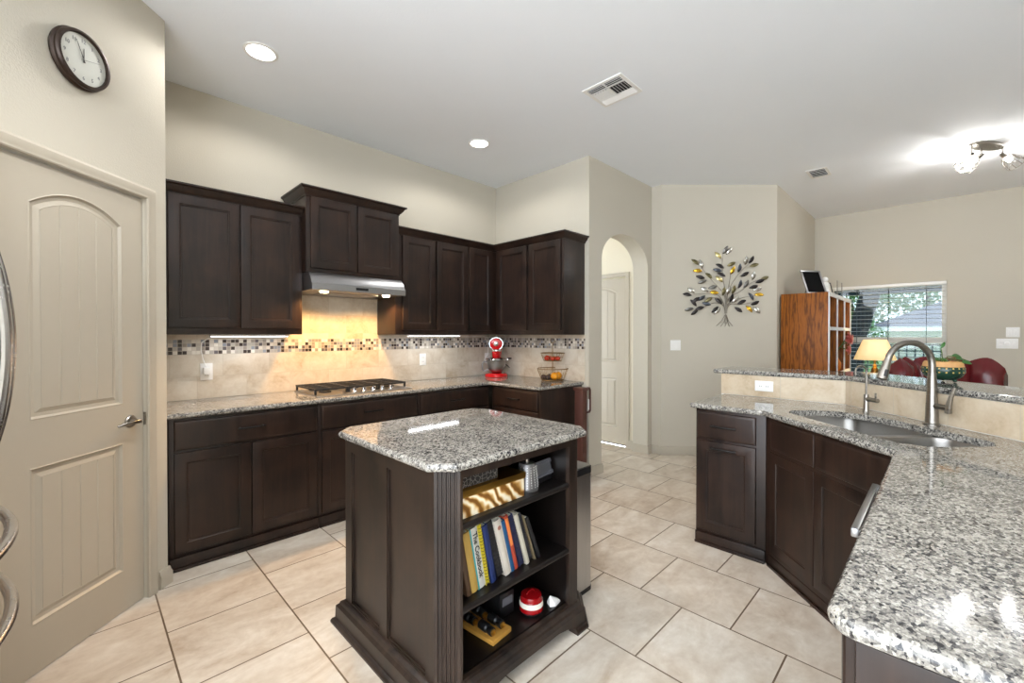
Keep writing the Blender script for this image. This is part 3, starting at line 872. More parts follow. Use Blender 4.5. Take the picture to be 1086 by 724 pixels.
for i in range(4): m.box(1.507 + i * .024, 3.1895, 1.710, 1.522 + i * .024, 3.191, 1.720, .0005)
obj('button', m, 'black_metal', p)
m = MB(); m.box(1.34, 3.36, 1.686, 1.77, 3.62, 1.6905); obj('filter', m, 'steel', hd)
M['hood_bulb'] = emit('hood_bulb', (1, .78, .45), 14)
for x in (1.30, 1.81):
    m = MB(); m.lathe([(.0, 1.679), (.026, 1.679), (.032, 1.6905), (0, 1.6906)], (x, 3.30, 0), 20); b = obj('bulb', m, 'hood_bulb', hd)
    lamp('SPOT', 'hood_light', (x, 3.30, 1.676), HOOD_POWER * 4, (1, .56, .19), hd, spot_size=2.75, spot_blend=.4, shadow_soft_size=.03)

# ------------------------------------------------------------------ under-cabinet light bars with cords
M['strip'] = emit('light_strip', (.97, .98, 1), 9)
def light_bar(label, F, L, cord=None):
    c = F @ Vector((L / 2, .02, 0))
    t = thing('undercabinet_light', label, 'light', (c.x, c.y, 1.352), 'slim white light bars under the upper cabinets')
    m = MB(F); m.box(0, 0, 1.352, L, .04, 1.3655, .002); obj('housing', m, 'white', t)
    m = MB(F); m.box(.01, .006, 1.3495, L - .01, .034, 1.3519); obj('diffuser', m, 'strip', t)
    q = F @ Vector((L / 2, .02, 0))
    lamp('AREA', 'light_bar', (q.x, q.y, 1.348), UNDER_POWER * L / .6, (.96, .97, 1), t, (0, 0, math.atan2(F[1][0], F[0][0])), shape='RECTANGLE', size=L - .03, size_y=.03)
    if cord:
        for q in cord:
            m = MB(); m.tube(q, .0028, 7); obj('cord', m, 'white', t)
light_bar('slim light bar under the left upper cabinet with a white cord down to the outlet', frame(.62, 3.50, 0), .5,
          [[(.66, 3.53, 1.352), (.63, 3.60, 1.340), (.60, 3.665, 1.31), (.598, 3.675, 1.25), (.61, 3.68, 1.19), (.628, 3.675, 1.135)],
           [(.95, 3.52, 1.352), (1.0, 3.46, 1.335), (1.06, 3.46, 1.335), (1.10, 3.50, 1.352)]])
light_bar('slim light bar right of the range hood, its cord hanging to the corner outlet', frame(2.13, 3.47, 0), .60,
          [[(2.72, 3.50, 1.356), (2.90, 3.52, 1.345), (3.05, 3.50, 1.352), (3.18, 3.56, 1.335), (3.26, 3.64, 1.30), (3.29, 3.675, 1.20), (3.285, 3.678, 1.12)]])

# ------------------------------------------------------------------ wall plates
def plate(label, F, kind, group=None, w=.074, h=.118, horizontal=False, cat='outlet'):
    """F: centre of the plate on the wall, facing local -y"""
    if horizontal: w, h = h, w
    c = F @ Vector((0, 0, 0))
    t = thing('wall_outlet' if kind == 'outlet' else 'light_switch', label, cat, c, group)
    m = MB(F); m.box(-w / 2, -.006, -h / 2, w / 2, -.0005, h / 2, .002); obj('cover_plate', m, 'white', t)
    if kind == 'outlet':
        for s in (-1, 1):
            m = MB(F); a, b = ((s * .021, 0) if horizontal else (0, s * .021))
            m.box(a - .0145, -.0078, b - .0145, a + .0145, -.0061, b + .0145, .003); f = obj('socket', m, 'white', t)
            m = MB(F)
            for d in (-.006, .006): m.box(a + d - .0012, -.0082, b - .005, a + d + .0012, -.0079, b + .004)
            obj('slot', m, 'black', f)
    else:
        n = kind
        for i in range(n):
            x = (i - (n - 1) / 2) * .046; m = MB(F); m.box(x - .0105, -.009, -.032, x + .0105, -.0061, .032, .002); obj('rocker', m, 'white', t)
    return t
OG = 'white wall outlets'
pl = plate('white outlet with a plugged-in white adapter, left end of the back counter', frame(.631, WA - TT, 0, 1.103), 'outlet', OG)
m = MB(); m.box(.609, 3.645, 1.085, .651, 3.6845, 1.135, .006); obj('plug', m, 'white', pl)
plate('white outlet on the tiled wall right of the cooktop', frame(2.425, WA - TT, 0, 1.118), 'outlet', OG)
plate('white outlet behind the red stand mixer', frame(3.29, WA - TT, 0, 1.10), 'outlet', OG)
plate('white horizontal outlet on the low tiled wall of the raised bar', frame(3.4985, .918, -90, .992), 'outlet', OG, horizontal=True)
c = (4.795 - .0005, 2.1625)
plate('white double light switch on the wall below the metal leaf tree', frame(*c, -45, 1.246), 2, None, .117, .117, cat='light switch')
plate('white switch plate on the window wall, upper of the two', frame(WX, -.565, -90, 1.395), 2, None, .105, .115, cat='light switch')
t = thing('dimmer_panel', 'wide white control plate with a round knob, below the smaller switch plate', 'light switch', (WX, -.522, 1.265))
F = frame(WX, -.522, -90, 1.262)
m = MB(F); m.box(-.085, -.007, -.058, .085, -.0005, .058, .003); pp = obj('cover_plate', m, 'white', t)
m = MB(F); m.lathe([(0, 0), (.022, 0), (.02, .012), (0, .013)], (0, -.0075, 0), 20, Matrix.Rotation(PI / 2, 4, 'X')); obj('knob', m, 'white', t)
for q in ((-.062, -.03, -.040, -.008), (-.062, .008, -.040, .03), (.045, -.022, .058, .022)):
    m = MB(F); m.box(q[0], -.0105, q[1], q[2], -.0071, q[3], .001); obj('rocker', m, 'white', t)

# ------------------------------------------------------------------ ceiling fittings
M['can_lens'] = emit('recessed_lens', (1, .97, .92), 7)
def can(label, x, y, k=1.0):
    t = thing('recessed_light', label, 'ceiling light', (x, y, HC), 'round recessed ceiling lights')
    m = MB(); m.lathe([(.076, HC - .0005), (.094, HC - .0005), (.094, HC - .004), (.086, HC - .007), (.076, HC - .006), (.076, HC - .0005)], (x, y, 0), 36); obj('trim_ring', m, 'white', t)
    m = MB(); m.lathe([(.0, HC - .0045), (.0755, HC - .0045), (.0755, HC - .001), (0, HC - .001)], (x, y, 0), 36); obj('lens', m, 'can_lens', t)
    lamp('SPOT', 'downlight', (x, y, HC - .012), CAN_POWER * 4 * k, WHITE, t, spot_size=2.9 if k == 1 else 2.3, spot_blend=.35 if k == 1 else .6, shadow_soft_size=.07)
can('round recessed ceiling light nearest the pantry door', .78, 2.925)
can('round recessed ceiling light above the range side of the back counter', 2.523, 2.935)
for x, y, lb in ((-.1, .6, 'unseen recessed ceiling light added in front of the refrigerator to brighten the kitchen'), (.55, 1.75, 'unseen recessed ceiling light added between the island and the pantry door as fill')):
    can(lb, x, y, 3.0)  # extra lamps out of view, added to lift the room's brightness

def vent(label, x0, y0, x1, y1, style):
    t = thing('ceiling_vent', label, 'vent', ((x0 + x1) / 2, (y0 + y1) / 2, HC))
    z = HC - .0005
    m = MB(); b = .024 
    m.prism(rect(x0, y0, x1, y1), z - .006, z, [rect(x0 + b, y0 + b, x1 - b, y1 - b)]); obj('frame', m, 'white', t, smooth=False)
    m = MB(); m.box(x0 + b, y0 + b, z - .001, x1 - b, y1 - b, z); obj('backing', m, 'dark_gap', t)  # dark sheet painted in for the shade inside the duct
    m = MB(); X0, Y0, X1, Y1 = x0 + b, y0 + b, x1 - b, y1 - b
    if style == 'four':
        xm, ym = (X0 + X1) / 2, (Y0 + Y1) / 2
        q = (X1 - X0) * .24
        m.box(X0 + q, Y0, z - .006, X0 + q + .008, Y1, z - .001); m.box(X1 - q - .008, Y0, z - .006, X1 - q, Y1, z - .001); m.box(X0, ym - .004, z - .006, X1, ym + .004, z - .001)
        def sl(a, b, c, d, along, n, tilt):
            for i in range(n):
                t_ = (i + .5) / n
                if along == 'x':
                    yy = b + (d - b) * t_; mm = Matrix.Translation(((a + c) / 2, yy, z - .006)) @ Matrix.Rotation(tilt, 4, 'X'); m.box(-(c - a) / 2, -.0075, -.0008, (c - a) / 2, .0075, .0008, 0, mm)
                else:
                    xx = a + (c - a) * t_; mm = Matrix.Translation((xx, (b + d) / 2, z - .006)) @ Matrix.Rotation(tilt, 4, 'Y'); m.box(-.0075, -(d - b) / 2, -.0008, .0075, (d - b) / 2, .0008, 0, mm)
        sl(X0, Y0, X0 + q, ym, 'y', 3, -.8); sl(X0, ym, X0 + q, Y1, 'y', 3, -.8)
        sl(X1 - q, Y0, X1, ym, 'y', 3, .8); sl(X1 - q, ym, X1, Y1, 'y', 3, .8)
        sl(X0 + q + .008, Y0, X1 - q - .008, ym, 'x', 6, .8); sl(X0 + q + .008, ym, X1 - q - .008, Y1, 'x', 6, -.8)
    else:
        n = 5
        for i in range(n):
            xx = X0 + (X1 - X0) * (i + .5) / n; mm = Matrix.Translation((xx, (Y0 + Y1) / 2, z - .006)) @ Matrix.Rotation(-.75, 4, 'Y'); m.box(-.0055, -(Y1 - Y0) / 2, -.0008, .0055, (Y1 - Y0) / 2, .0008, 0, mm)
    obj('louver', m, 'white', t, smooth=False)
vent('square white four-way ceiling vent above the island side of the arch', 2.495, 1.497, 2.787, 1.80, 'four')
vent('small rectangular white ceiling vent over the dining side', 5.36, .85, 5.65, 1.03, 'bars')

# three-head ceiling spotlight
tc = Vector((5.77, -.265, HC)); rx = Vector((S, -S, 0)); fw = Vector((S, S, 0))
tl = thing('ceiling_spotlight', 'nickel ceiling fixture with three glass-shaded bulbs at the right edge', 'ceiling light', tc)
m = MB(Matrix.Translation(tc) @ Matrix.Rotation(-PI / 4 + .25, 4, 'Z'))
m.rings([[(.20 * k * math.cos(2 * PI * i / 36), .07 * k * math.sin(2 * PI * i / 36), z) for i in range(36)] for k, z in ((1, -.0005), (1, -.012), (.96, -.022), (.6, -.03), (.1, -.032))], True, True)
obj('canopy', m, 'nickel', tl)
M['bulb'] = emit('bulb_glow', (1, .97, .92), 30)
for off, d in ((-.14, Vector((-.62, -.15, -.78))), (-.05, Vector((-.25, .80, -.60))), (.14, Vector((.80, -.05, -.60)))):
    wd = (rx * d.x + fw * d.y + Vector((0, 0, d.z))).normalized()
    p = tc + rx * off + Vector((0, 0, -.026)); q = p + Vector((0, 0, -.062))
    m = MB(); m.tube([p, q], .006, 8); m.tube([q - wd * .012, q + wd * .03], .018, 12); a = obj('arm', m, 'nickel', tl)
    R = wd.to_track_quat('Z', 'Y').to_matrix().to_4x4(); T = Matrix.Translation(q + wd * .03) @ R
    prof = ((.020, 0), (.034, .012), (.049, .05), (.057, .09), (.060, .118))
    m = MB(T); rs = []
    for r, z in prof:
        rs.append([(r * (1 + .06 * (i % 2)) * math.cos(2 * PI * i / 24), r * (1 + .06 * (i % 2)) * math.sin(2 * PI * i / 24), z) for i in range(24)])
    m.rings(rs); sh_ = obj('shade', m, 'glass', a, smooth=False)
    m = MB(T)
    for i in range(9):
        an = 2 * PI * i / 9; m.tube([(r * 1.07 * math.cos(an), r * 1.07 * math.sin(an), z) for r, z in prof], .0028, 6)
    m.tube([(.063 * math.cos(2 * PI * k / 24), .063 * math.sin(2 * PI * k / 24), .118) for k in range(24)], .0022, 6, closed=True)
    obj('ray_rib', m, 'nickel', a)  # opaque ribs added so the bulbs throw streaks on the ceiling
    m = MB(T); m.lathe([(.0, .002), (.012, .004), (.014, .02), (.022, .042), (.018, .056), (0, .062)], n=16); obj('bulb', m, 'bulb', a)
    lamp('POINT', 'spot_bulb', q + wd * .108, TRACK_POWER, WHITE, tl, shadow_soft_size=.007)

# hall ceiling lamp (seen only by its light)
t = thing('recessed_light', 'round recessed ceiling light in the hall beyond the arch', 'ceiling light', (4.4, 3.0, HC), 'round recessed ceiling lights')
m = MB(); m.lathe([(0, HC - .005), (.085, HC - .005), (.085, HC - .0005), (0, HC - .0005)], (4.4, 3.0, 0), 30); obj('lens', m, 'can_lens', t)
lamp('POINT', 'downlight', (4.4, 3.0, HC - .12), HALL_POWER, (1, .97, .88), t, shadow_soft_size=.08)


# ------------------------------------------------------------------ wall clock
WR = PW @ Matrix.Rotation(PI / 2, 4, 'X')
def disc(F, c, prof, n=40, flip=-1):
    """lathe whose axis points out of the wall (local -y)"""
    m = MB(F); m.lathe([(r, z) for r, z in prof], n=n, mat=Matrix.Translation(c) @ Matrix.Rotation(PI / 2 if flip < 0 else -PI / 2, 4, 'X')); return m
M['greyplastic'] = plain('grey_plastic', (96, 96, 102), .35)
M['bronze'] = plain('bronze_case', (58, 44, 36), .35, .5, .15)
M['dial'] = plain('clock_dial', (190, 190, 180), .5, 0, .06, 14)
CC = (.477, -.001, 2.556)
ckl = thing('wall_clock', 'round bronze-rimmed wall clock above the pantry door', 'clock', pw(*CC))
m = disc(PW, CC, [(0, 0), (.112, 0), (.122, .003), (.124, .012), (.118, .020), (.119, .030), (.115, .038), (.106, .040), (.103, .036), (.103, .024), (0, .024)], 48); obj('case', m, 'bronze', ckl)
m = disc(PW, (CC[0], CC[1] - .0245, CC[2]), [(0, 0), (.1025, 0), (.1025, .002), (0, .002)], 48); dial = obj('dial', m, 'dial', ckl)
FC = PW @ Matrix.Translation((CC[0], CC[1] - .0272, CC[2])) @ Matrix.Rotation(PI / 2, 4, 'X') @ Matrix.Scale(-1, 4, (1, 0, 0))
for h in range(1, 13):
    a = PI / 2 - h * PI / 6; m = MB(FC)
    m.text(str(h), .022, Matrix.Translation((.079 * math.cos(a), .079 * math.sin(a), .0)), .0003); obj('numeral', m, 'greyplastic', dial, smooth=False)
def hand(name, ang, L, w, z):
    m = MB(FC @ Matrix.Translation((0, 0, z)) @ Matrix.Rotation(ang, 4, 'Z')); m.prism([(-w, -.012), (w, -.012), (w * .4, L), (-w * .4, L)], 0, .0006); return obj(name, m, 'black_metal', ckl, smooth=False)
hand('hour_hand', -.02, .05, .0030, .0012); hand('minute_hand', .42, .078, .0022, .0022); hand('second_hand', -1.25, .075, .0008, .003)

# ------------------------------------------------------------------ refrigerator at the left edge
fr = thing('refrigerator', 'stainless four-door refrigerator whose curved handles enter the left edge', 'refrigerator', (-.62, 1.59, 0))
m = MB(); m.box(-1.02, 1.135, .02, -.265, 2.042, 1.78, .004); m.box(-.98, 1.16, .0005, -.30, 2.02, .0195); obj('body', m, 'black_metal', fr)
for y0, y1 in ((1.137, 1.586), (1.592, 2.04)):
    m = MB(); m.box(-.263, y0, .905, -.200, y1, 1.775, .012); d = obj('door', m, 'steel_v', fr)
    yh = 1.632 if y0 > 1.5 else 1.545
    pts = [(-.199 + .074 * (1 - (2 * k / 20 - 1) ** 2), yh, .949 + .774 * k / 20) for k in range(21)]
    m = MB(); m.tube(pts, .0135, 14, flat=1.3); obj('handle', m, 'handle_steel', d)
for z0, z1, zh in ((.728, .897, .878), (.07, .720, .690)):
    m = MB(); m.box(-.263, 1.137, z0, -.200, 2.04, z1, .012); d = obj('drawer', m, 'steel_v', fr)
    pts = [(-.199 + .077 * (1 - (2 * k / 20 - 1) ** 2), 1.245 + .69 * k / 20, zh) for k in range(21)]
    m = MB(); m.tube(pts, .0115, 14, flat=1.1); obj('handle', m, 'handle_steel', d)

# ------------------------------------------------------------------ retractable gate and trash can
M['gate'] = plain('brown_plastic', (84, 50, 42), .4, 0, .1)
gt = thing('retractable_gate', 'brown retractable gate post mounted beside the base cabinet end', 'gate', (3.29, 2.37, 0))
m = MB(); m.box(3.246, 2.335, .03, 3.33, 2.43, .86, .02); m.box(3.240, 2.33, .845, 3.340, 2.44, .878, .012); m.box(3.240, 2.33, .0005, 3.340, 2.44, .04, .01); obj('housing', m, 'gate', gt)
m = MB(); m.tube([(3.335, 2.345, .868), (3.362, 2.34, .866), (3.372, 2.34, .85), (3.372, 2.34, .66), (3.362, 2.34, .645), (3.332, 2.345, .643)], .011, 10); obj('latch_handle', m, 'gate', gt)
m = MB(); m.box(3.345, 2.336, .665, 3.357, 2.345, .765, .003); o = obj('label_strip', m, 'white', gt)
m = MB(); m.box(3.331, 2.35, .05, 3.339, 2.42, .84); obj('mesh_roll', m, 'black', gt)
tr = thing('trash_can', 'slim rectangular stainless trash can standing against the island', 'trash can', (1.86, 1.49, 0))
m = MB(); m.prism(round_poly(rect(1.775, 1.332, 1.945, 1.66), .025, 5), .022, .628); obj('body', m, 'steel_v', tr)
m = MB(); m.prism(round_poly(rect(1.773, 1.330, 1.947, 1.662), .026, 5), .0005, .0215); obj('base', m, 'black', tr)
m = MB(); m.prism(round_poly(rect(1.773, 1.330, 1.947, 1.662), .026, 5), .6285, .660); obj('rim', m, 'black', tr)
m = MB(); q = round_poly(rect(1.778, 1.335, 1.942, 1.657), .024, 5); m.prism(q, .6603, .667); obj('lid', m, 'steel', tr)

# ------------------------------------------------------------------ stand mixer in the corner
MF = frame(3.205, 3.445, -45)              # local -y faces the camera
mx = thing('stand_mixer', 'red stand mixer with steel bowl in the counter corner', 'stand mixer', (3.205, 3.445, .9130))
m = MB(MF)
def stad(w, l, y0, r=.5): return round_poly(rect(-w, y0, w, y0 + l), min(w, l / 2) * .98, 8)
rs = []
for ins, z in ((.004, .9132), (0, .918), (0, .935), (.008, .944), (.03, .952), (.06, .955)):
    rs.append([(p[0], p[1], z) for p in offset_path(stad(.125, .34, -.15), -ins, True)])
m.rings(rs, True, True); obj('base', m, 'red', mx)
m = MB(MF); rs = []
for z, w, a, b in ((.945, .060, .085, .185), (1.0, .052, .10, .18), (1.10, .048, .10, .175), (1.20, .055, .06, .18), (1.24, .060, .03, .185)):
    rs.append([(p[0], p[1], z) for p in round_poly(rect(-w, a, w, b), .035, 5)])
m.rings(rs, True, True); obj('column', m, 'red', mx)
m = MB(MF); rs = []
for y, r, zc in ((.215, .015, 1.27), (.21, .045, 1.27), (.18, .066, 1.272), (.10, .072, 1.274), (.0, .072, 1.272), (-.08, .070, 1.268), (-.125, .068, 1.266), (-.14, .062, 1.265), (-.147, .030, 1.265)):
    rs.append([(r * math.cos(2 * PI * k / 28), y, zc + r * .92 * math.sin(2 * PI * k / 28)) for k in range(28)])
m.rings(rs, True, True); hd_ = obj('head', m, 'red', mx)
m = MB(MF); rs = []
for y, r in ((-.06, .0715), (-.06, .0745), (-.085, .0735), (-.085, .0705)):
    rs.append([(r * math.cos(2 * PI * k / 28), y, 1.2685 + r * .92 * math.sin(2 * PI * k / 28)) for k in range(28)])
rs.append(rs[0]); m.rings(rs); obj('trim_band', m, 'chrome', hd_)
m = MB(MF); m.lathe([(0, 0), (.024, 0), (.024, .012), (.018, .016), (0, .017)], (0, -.146, 1.27), 20, Matrix.Rotation(PI / 2, 4, 'X')); obj('attachment_hub', m, 'chrome', hd_)
m = MB(MF); m.lathe([(0, 1.12), (.040, 1.12), (.046, 1.135), (.048, 1.21), (0, 1.215)], (0, -.06, 0), 24); obj('planetary', m, 'red', hd_)
m = MB(MF); m.lathe([(0, 1.205), (.0495, 1.205), (.0505, 1.196), (.0495, 1.188), (0, 1.188)], (0, -.06, 0), 24); obj('collar', m, 'chrome', hd_)
m = MB(MF); m.lathe([(.0, .962), (.045, .962), (.062, .970), (.085, 1.00), (.098, 1.04), (.103, 1.09), (.106, 1.095), (.104, 1.098), (.099, 1.092), (.094, 1.04), (.08, 1.0), (.05, .975), (0, .97)], (0, -.05, 0), 36); bw = obj('bowl', m, 'steel', mx)
m = MB(MF); m.tube([(-.098, -.05, 1.075), (-.135, -.06, 1.078), (-.150, -.062, 1.05), (-.148, -.062, .995), (-.128, -.058, .972), (-.085, -.052, .995)], .0075, 10); obj('bowl_handle', m, 'steel', bw)
m = MB(MF)
for s_ in (-1, 1): m.tube([(s_ * .05, .12, 1.10), (s_ * .085, .07, 1.10), (s_ * .115, 0, 1.10), (s_ * .118, -.05, 1.102)], .010, 10)
m.tube([(.113 * math.cos(a), -.05 + .113 * math.sin(a), 1.103) for a in [2 * PI * k / 28 for k in range(28)]], .008, 8, closed=True); obj('bowl_support', m, 'chrome', mx)
m = MB(MF); m.tube([(.05, .09, 1.10), (.075, .09, 1.10)], .006, 8); m.tube([(.12, .06, 1.105), (.165, .06, 1.105)], .009, 10); obj('lift_lever', m, 'black', mx)
m = MB(MF); m.tube([(.03, .185, 1.02), (.10, .20, 1.03), (.15, .17, .99), (.19, .13, .935), (.23, .10, .918)], .004, 7); obj('power_cord', m, 'black', mx)

# ------------------------------------------------------------------ two-tier fruit basket with fruit
M['wire'] = plain('bronze_wire', (150, 120, 78), .35, .8, .1)
BX, BY = 3.297, 2.731
fb = thing('fruit_basket', 'two-tier bronze wire fruit basket at the counter end', 'basket', (BX, BY, .9130))
def ringpts(r, z, n=36): return [(BX + r * math.cos(2 * PI * k / n), BY + r * math.sin(2 * PI * k / n), z) for k in range(n)]
for name, rb, rt, zb, zt in (('lower_bowl', .112, .152, .922, 1.032), ('upper_bowl', .088, .117, 1.110, 1.185)):
    m = MB(); m.tube(ringpts(rt, zt), .0035, 8, closed=True); m.tube(ringpts(rb, zb), .003, 8, closed=True); m.tube(ringpts((rb + rt) / 2, (zb + zt) / 2), .0012, 6, closed=True)
    for k in range(24):
        a = 2 * PI * k / 24; c, s_ = math.cos(a), math.sin(a); m.tube([(BX + rb * c, BY + rb * s_, zb), (BX + rt * c, BY + rt * s_, zt)], .0012, 6)
    for k in range(-4, 5):
        y = rb * k / 5; h = math.sqrt(rb * rb - y * y); m.tube([(BX - h, BY + y, zb), (BX + h, BY + y, zb)], .0012, 6)
    obj(name, m, 'wire', fb)
m = MB()
for k in range(3):
    a = 2 * PI * k / 3; m.ball((BX + .10 * math.cos(a), BY + .10 * math.sin(a), .9185), .0045)
    m.tube([(BX + .10 * math.cos(a), BY + .10 * math.sin(a), .919), (BX, BY, .924)], .002, 6)
m.tube([(BX, BY, .92), (BX, BY, 1.285)], .0042, 10); obj('pole', m, 'wire', fb)
m = MB(); m.tube([(BX + .022 * math.sin(2 * PI * k / 20) * S, BY - .022 * math.sin(2 * PI * k / 20) * S, 1.307 - .022 * math.cos(2 * PI * k / 20)) for k in range(20)], .003, 8, closed=True); obj('loop_handle', m, 'wire', fb)
M['orange'] = plain('orange_peel', (240, 158, 26), .45, 0, .12, 60, .25)
M['tomato'] = plain('tomato_skin', (202, 44, 24), .22, 0, .12, 10)
M['avocado'] = plain('avocado_skin', (62, 48, 46), .5, 0, .3, 40, .3)
M['green'] = plain('green_stem', (70, 104, 38), .5)
rxx, ryy = S, -S                         # towards the right of the photograph
def fruit(kind, name, label, dx, dy, z, r, sc, group):
    x, y = BX + rxx * dx + S * dy, BY + ryy * dx + S * dy
    t = thing(name, label, 'fruit', (x, y, z), group)
    m = MB(); m.ball((x, y, z + r * sc[2]), r, sc, 3); obj('flesh', m, kind, t, angle=80)
    m = MB()
    if kind == 'tomato':
        for k in range(5): m.leaf((x, y, z + 2 * r * sc[2] - .002), (math.cos(k * 1.257), math.sin(k * 1.257), .25), (0, 0, 1), .014, .003)
    else: m.lathe([(0, 0), (.004, 0), (.003, .003), (0, .0035)], (x, y, z + 2 * r * sc[2] - .0008), 8)
    obj('stem', m, 'green', t)
zb = .924
fruit('orange', 'orange', 'front orange in the lower basket bowl', .015, -.055, zb, .039, (1, 1, .97), 'oranges in the fruit basket')
fruit('orange', 'orange', 'orange behind the front orange in the lower basket bowl', .060, .030, zb, .037, (1, 1, .97), 'oranges in the fruit basket')
fruit('avocado', 'avocado', 'leftmost of the three dark avocados in the basket', -.088, -.018, zb, .026, (1, 1.2, 1), 'avocados in the fruit basket')
fruit('avocado', 'avocado', 'middle of the three dark avocados in the basket', -.055, -.062, zb, .026, (1, 1.15, 1), 'avocados in the fruit basket')
fruit('avocado', 'avocado', 'right one of the three dark avocados, touching the front orange', -.030, .020, zb, .027, (1.1, 1, 1), 'avocados in the fruit basket')
TG = 'tomatoes in the upper basket bowl'
for dx, dy, r, lb in ((-.055, -.02, .029, 'largest red tomato, at the left of the upper basket bowl'), (-.005, -.052, .025, 'red tomato at the front middle of the upper basket bowl'),
                      (.048, -.025, .025, 'red tomato at the right of the upper basket bowl'), (.012, .015, .024, 'red tomato in the centre of the upper bowl beside the pole'), (-.02, .055, .024, 'red tomato at the back of the upper basket bowl'), (.045, .045, .023, 'red tomato at the back right of the upper basket bowl')):
    fruit('tomato', 'tomato', lb, dx, dy, 1.112, r, (1, 1, .86), TG)

# ------------------------------------------------------------------ things on the island shelves
ZS1, ZS2, ZS0 = .6803, .3763, .1183
N = Nodes('gilt_drapery'); p = N.coord()
w_ = N.n('ShaderNodeTexWave', wave_type='BANDS', bands_direction='DIAGONAL'); N.put(w_.inputs['Vector'], N.mapping(p, (1.0, 1, .8)))
w_.inputs['Scale'].default_value = 10; w_.inputs['Distortion'].default_value = 9; w_.inputs['Detail'].default_value = 2; w_.inputs['Detail Scale'].default_value = 1.1
N.base(N.ramp(w_.outputs['Fac'], [(.1, srgb(120, 78, 30)), (.4, srgb(186, 140, 74)), (.7, srgb(226, 198, 150)), (1, srgb(244, 232, 206))])); N.set(Roughness=.4); M['drapery'] = N.m
gb = thing('keepsake_box', 'gold box with printed cream drapery on the top island shelf', 'box', (1.16, 1.37, ZS1))
m = MB(); m.box(.995, 1.252, ZS1, 1.325, 1.49, .757, .002); obj('body', m, 'drapery', gb)
m = MB(); m.box(.990, 1.247, .7575, 1.330, 1.495, .784, .003); o = obj('lid', m, 'gold', gb)
N = Nodes('black_lace'); v_ = N.n('ShaderNodeTexVoronoi', feature='DISTANCE_TO_EDGE'); v_.inputs['Scale'].default_value = 60; N.put(v_.inputs['Vector'], N.coord())
N.base(N.mix(N.math('LESS_THAN', v_.outputs['Distance'], .05), srgb(24, 22, 22), srgb(120, 116, 112))); N.set(Roughness=.5); M['lace'] = N.m
m = MB(); m.box(1.0, 1.27, .7845, 1.19, 1.46, .828, .004)
t = thing('trinket_box', 'low black patterned box lying on the gold keepsake box', 'box', (1.095, 1.365, .7845)); obj('body', m, 'lace', t)
m = MB(); m.box(.998, 1.268, .8285, 1.192, 1.462, .8365, .002); obj('lid', m, 'black', t)
# rotary grater drum
M['tinred'] = plain('dark_red_tin', (150, 12, 18), .25)
M['greymetal'] = plain('dull_grey_metal', (128, 126, 126), .35, .8, .1)
gd = thing('grater_drum', 'grey perforated grater drum standing beside the gold box', 'grater', (1.394, 1.30, ZS1))
m = MB(); m.lathe([(0, ZS1 + .0003), (.049, ZS1 + .0003), (.051, .690), (.050, .696), (.038, .795), (.034, .800), (0, .800)], (1.394, 1.30, 0), 28); dr_ = obj('drum', m, 'greymetal', gd)
m = MB()
for a in range(9):
    an = PI * 1.0 + PI * a / 8.0
    for k in range(9):
        z = .700 + k * .0105; r = .050 - .012 * (z - .696) / .099 + .0004
        m.ball((1.394 + r * math.cos(an), 1.30 + r * math.sin(an), z), .0019, (1, 1, 1.4), 1)
o = obj('perforation', m, 'white', dr_); o['kind'] = 'stuff'
m = MB(); m.lathe([(0, .8003), (.010, .8003), (.010, .815), (.007, .818), (0, .818)], (1.394, 1.30, 0), 14); obj('shaft', m, 'nickel', gd)
m = MB(); m.tube([(1.385, 1.30, .819), (1.402, 1.298, .822), (1.417, 1.296, .830)], .004, 8); M['lime'] = plain('lime_plastic', (96, 190, 50), .4); obj('cap', m, 'lime', gd)
sl = thing('slicer', 'grey mandoline slicer on edge at the right of the top island shelf', 'slicer', (1.515, 1.30, ZS1))
m = MB(frame(1.515, 1.30, 6)); m.box(-.070, .006, ZS1 + .0003, .066, .05, .71, .004); obj('stand', m, 'black', sl)
m = MB(frame(1.515, 1.30, 6) @ Matrix.Translation((0, 0, .7105)) @ Matrix.Rotation(-.25, 4, 'X') @ Matrix.Rotation(PI / 2, 4, 'X'))
m.prism([(-.075, 0), (.072, 0), (.072, .014), (.064, .02), (.064, .048), (.072, .054), (.070, .070), (-.075, .070)], -.01, 0); b = obj('deck', m, 'greyplastic', sl)
m = MB(frame(1.515, 1.30, 6) @ Matrix.Translation((0, 0, .7105)) @ Matrix.Rotation(-.25, 4, 'X')); m.box(-.066, -.0015, .012, .055, -.0003, .058); obj('blade_plate', m, 'steel', b)

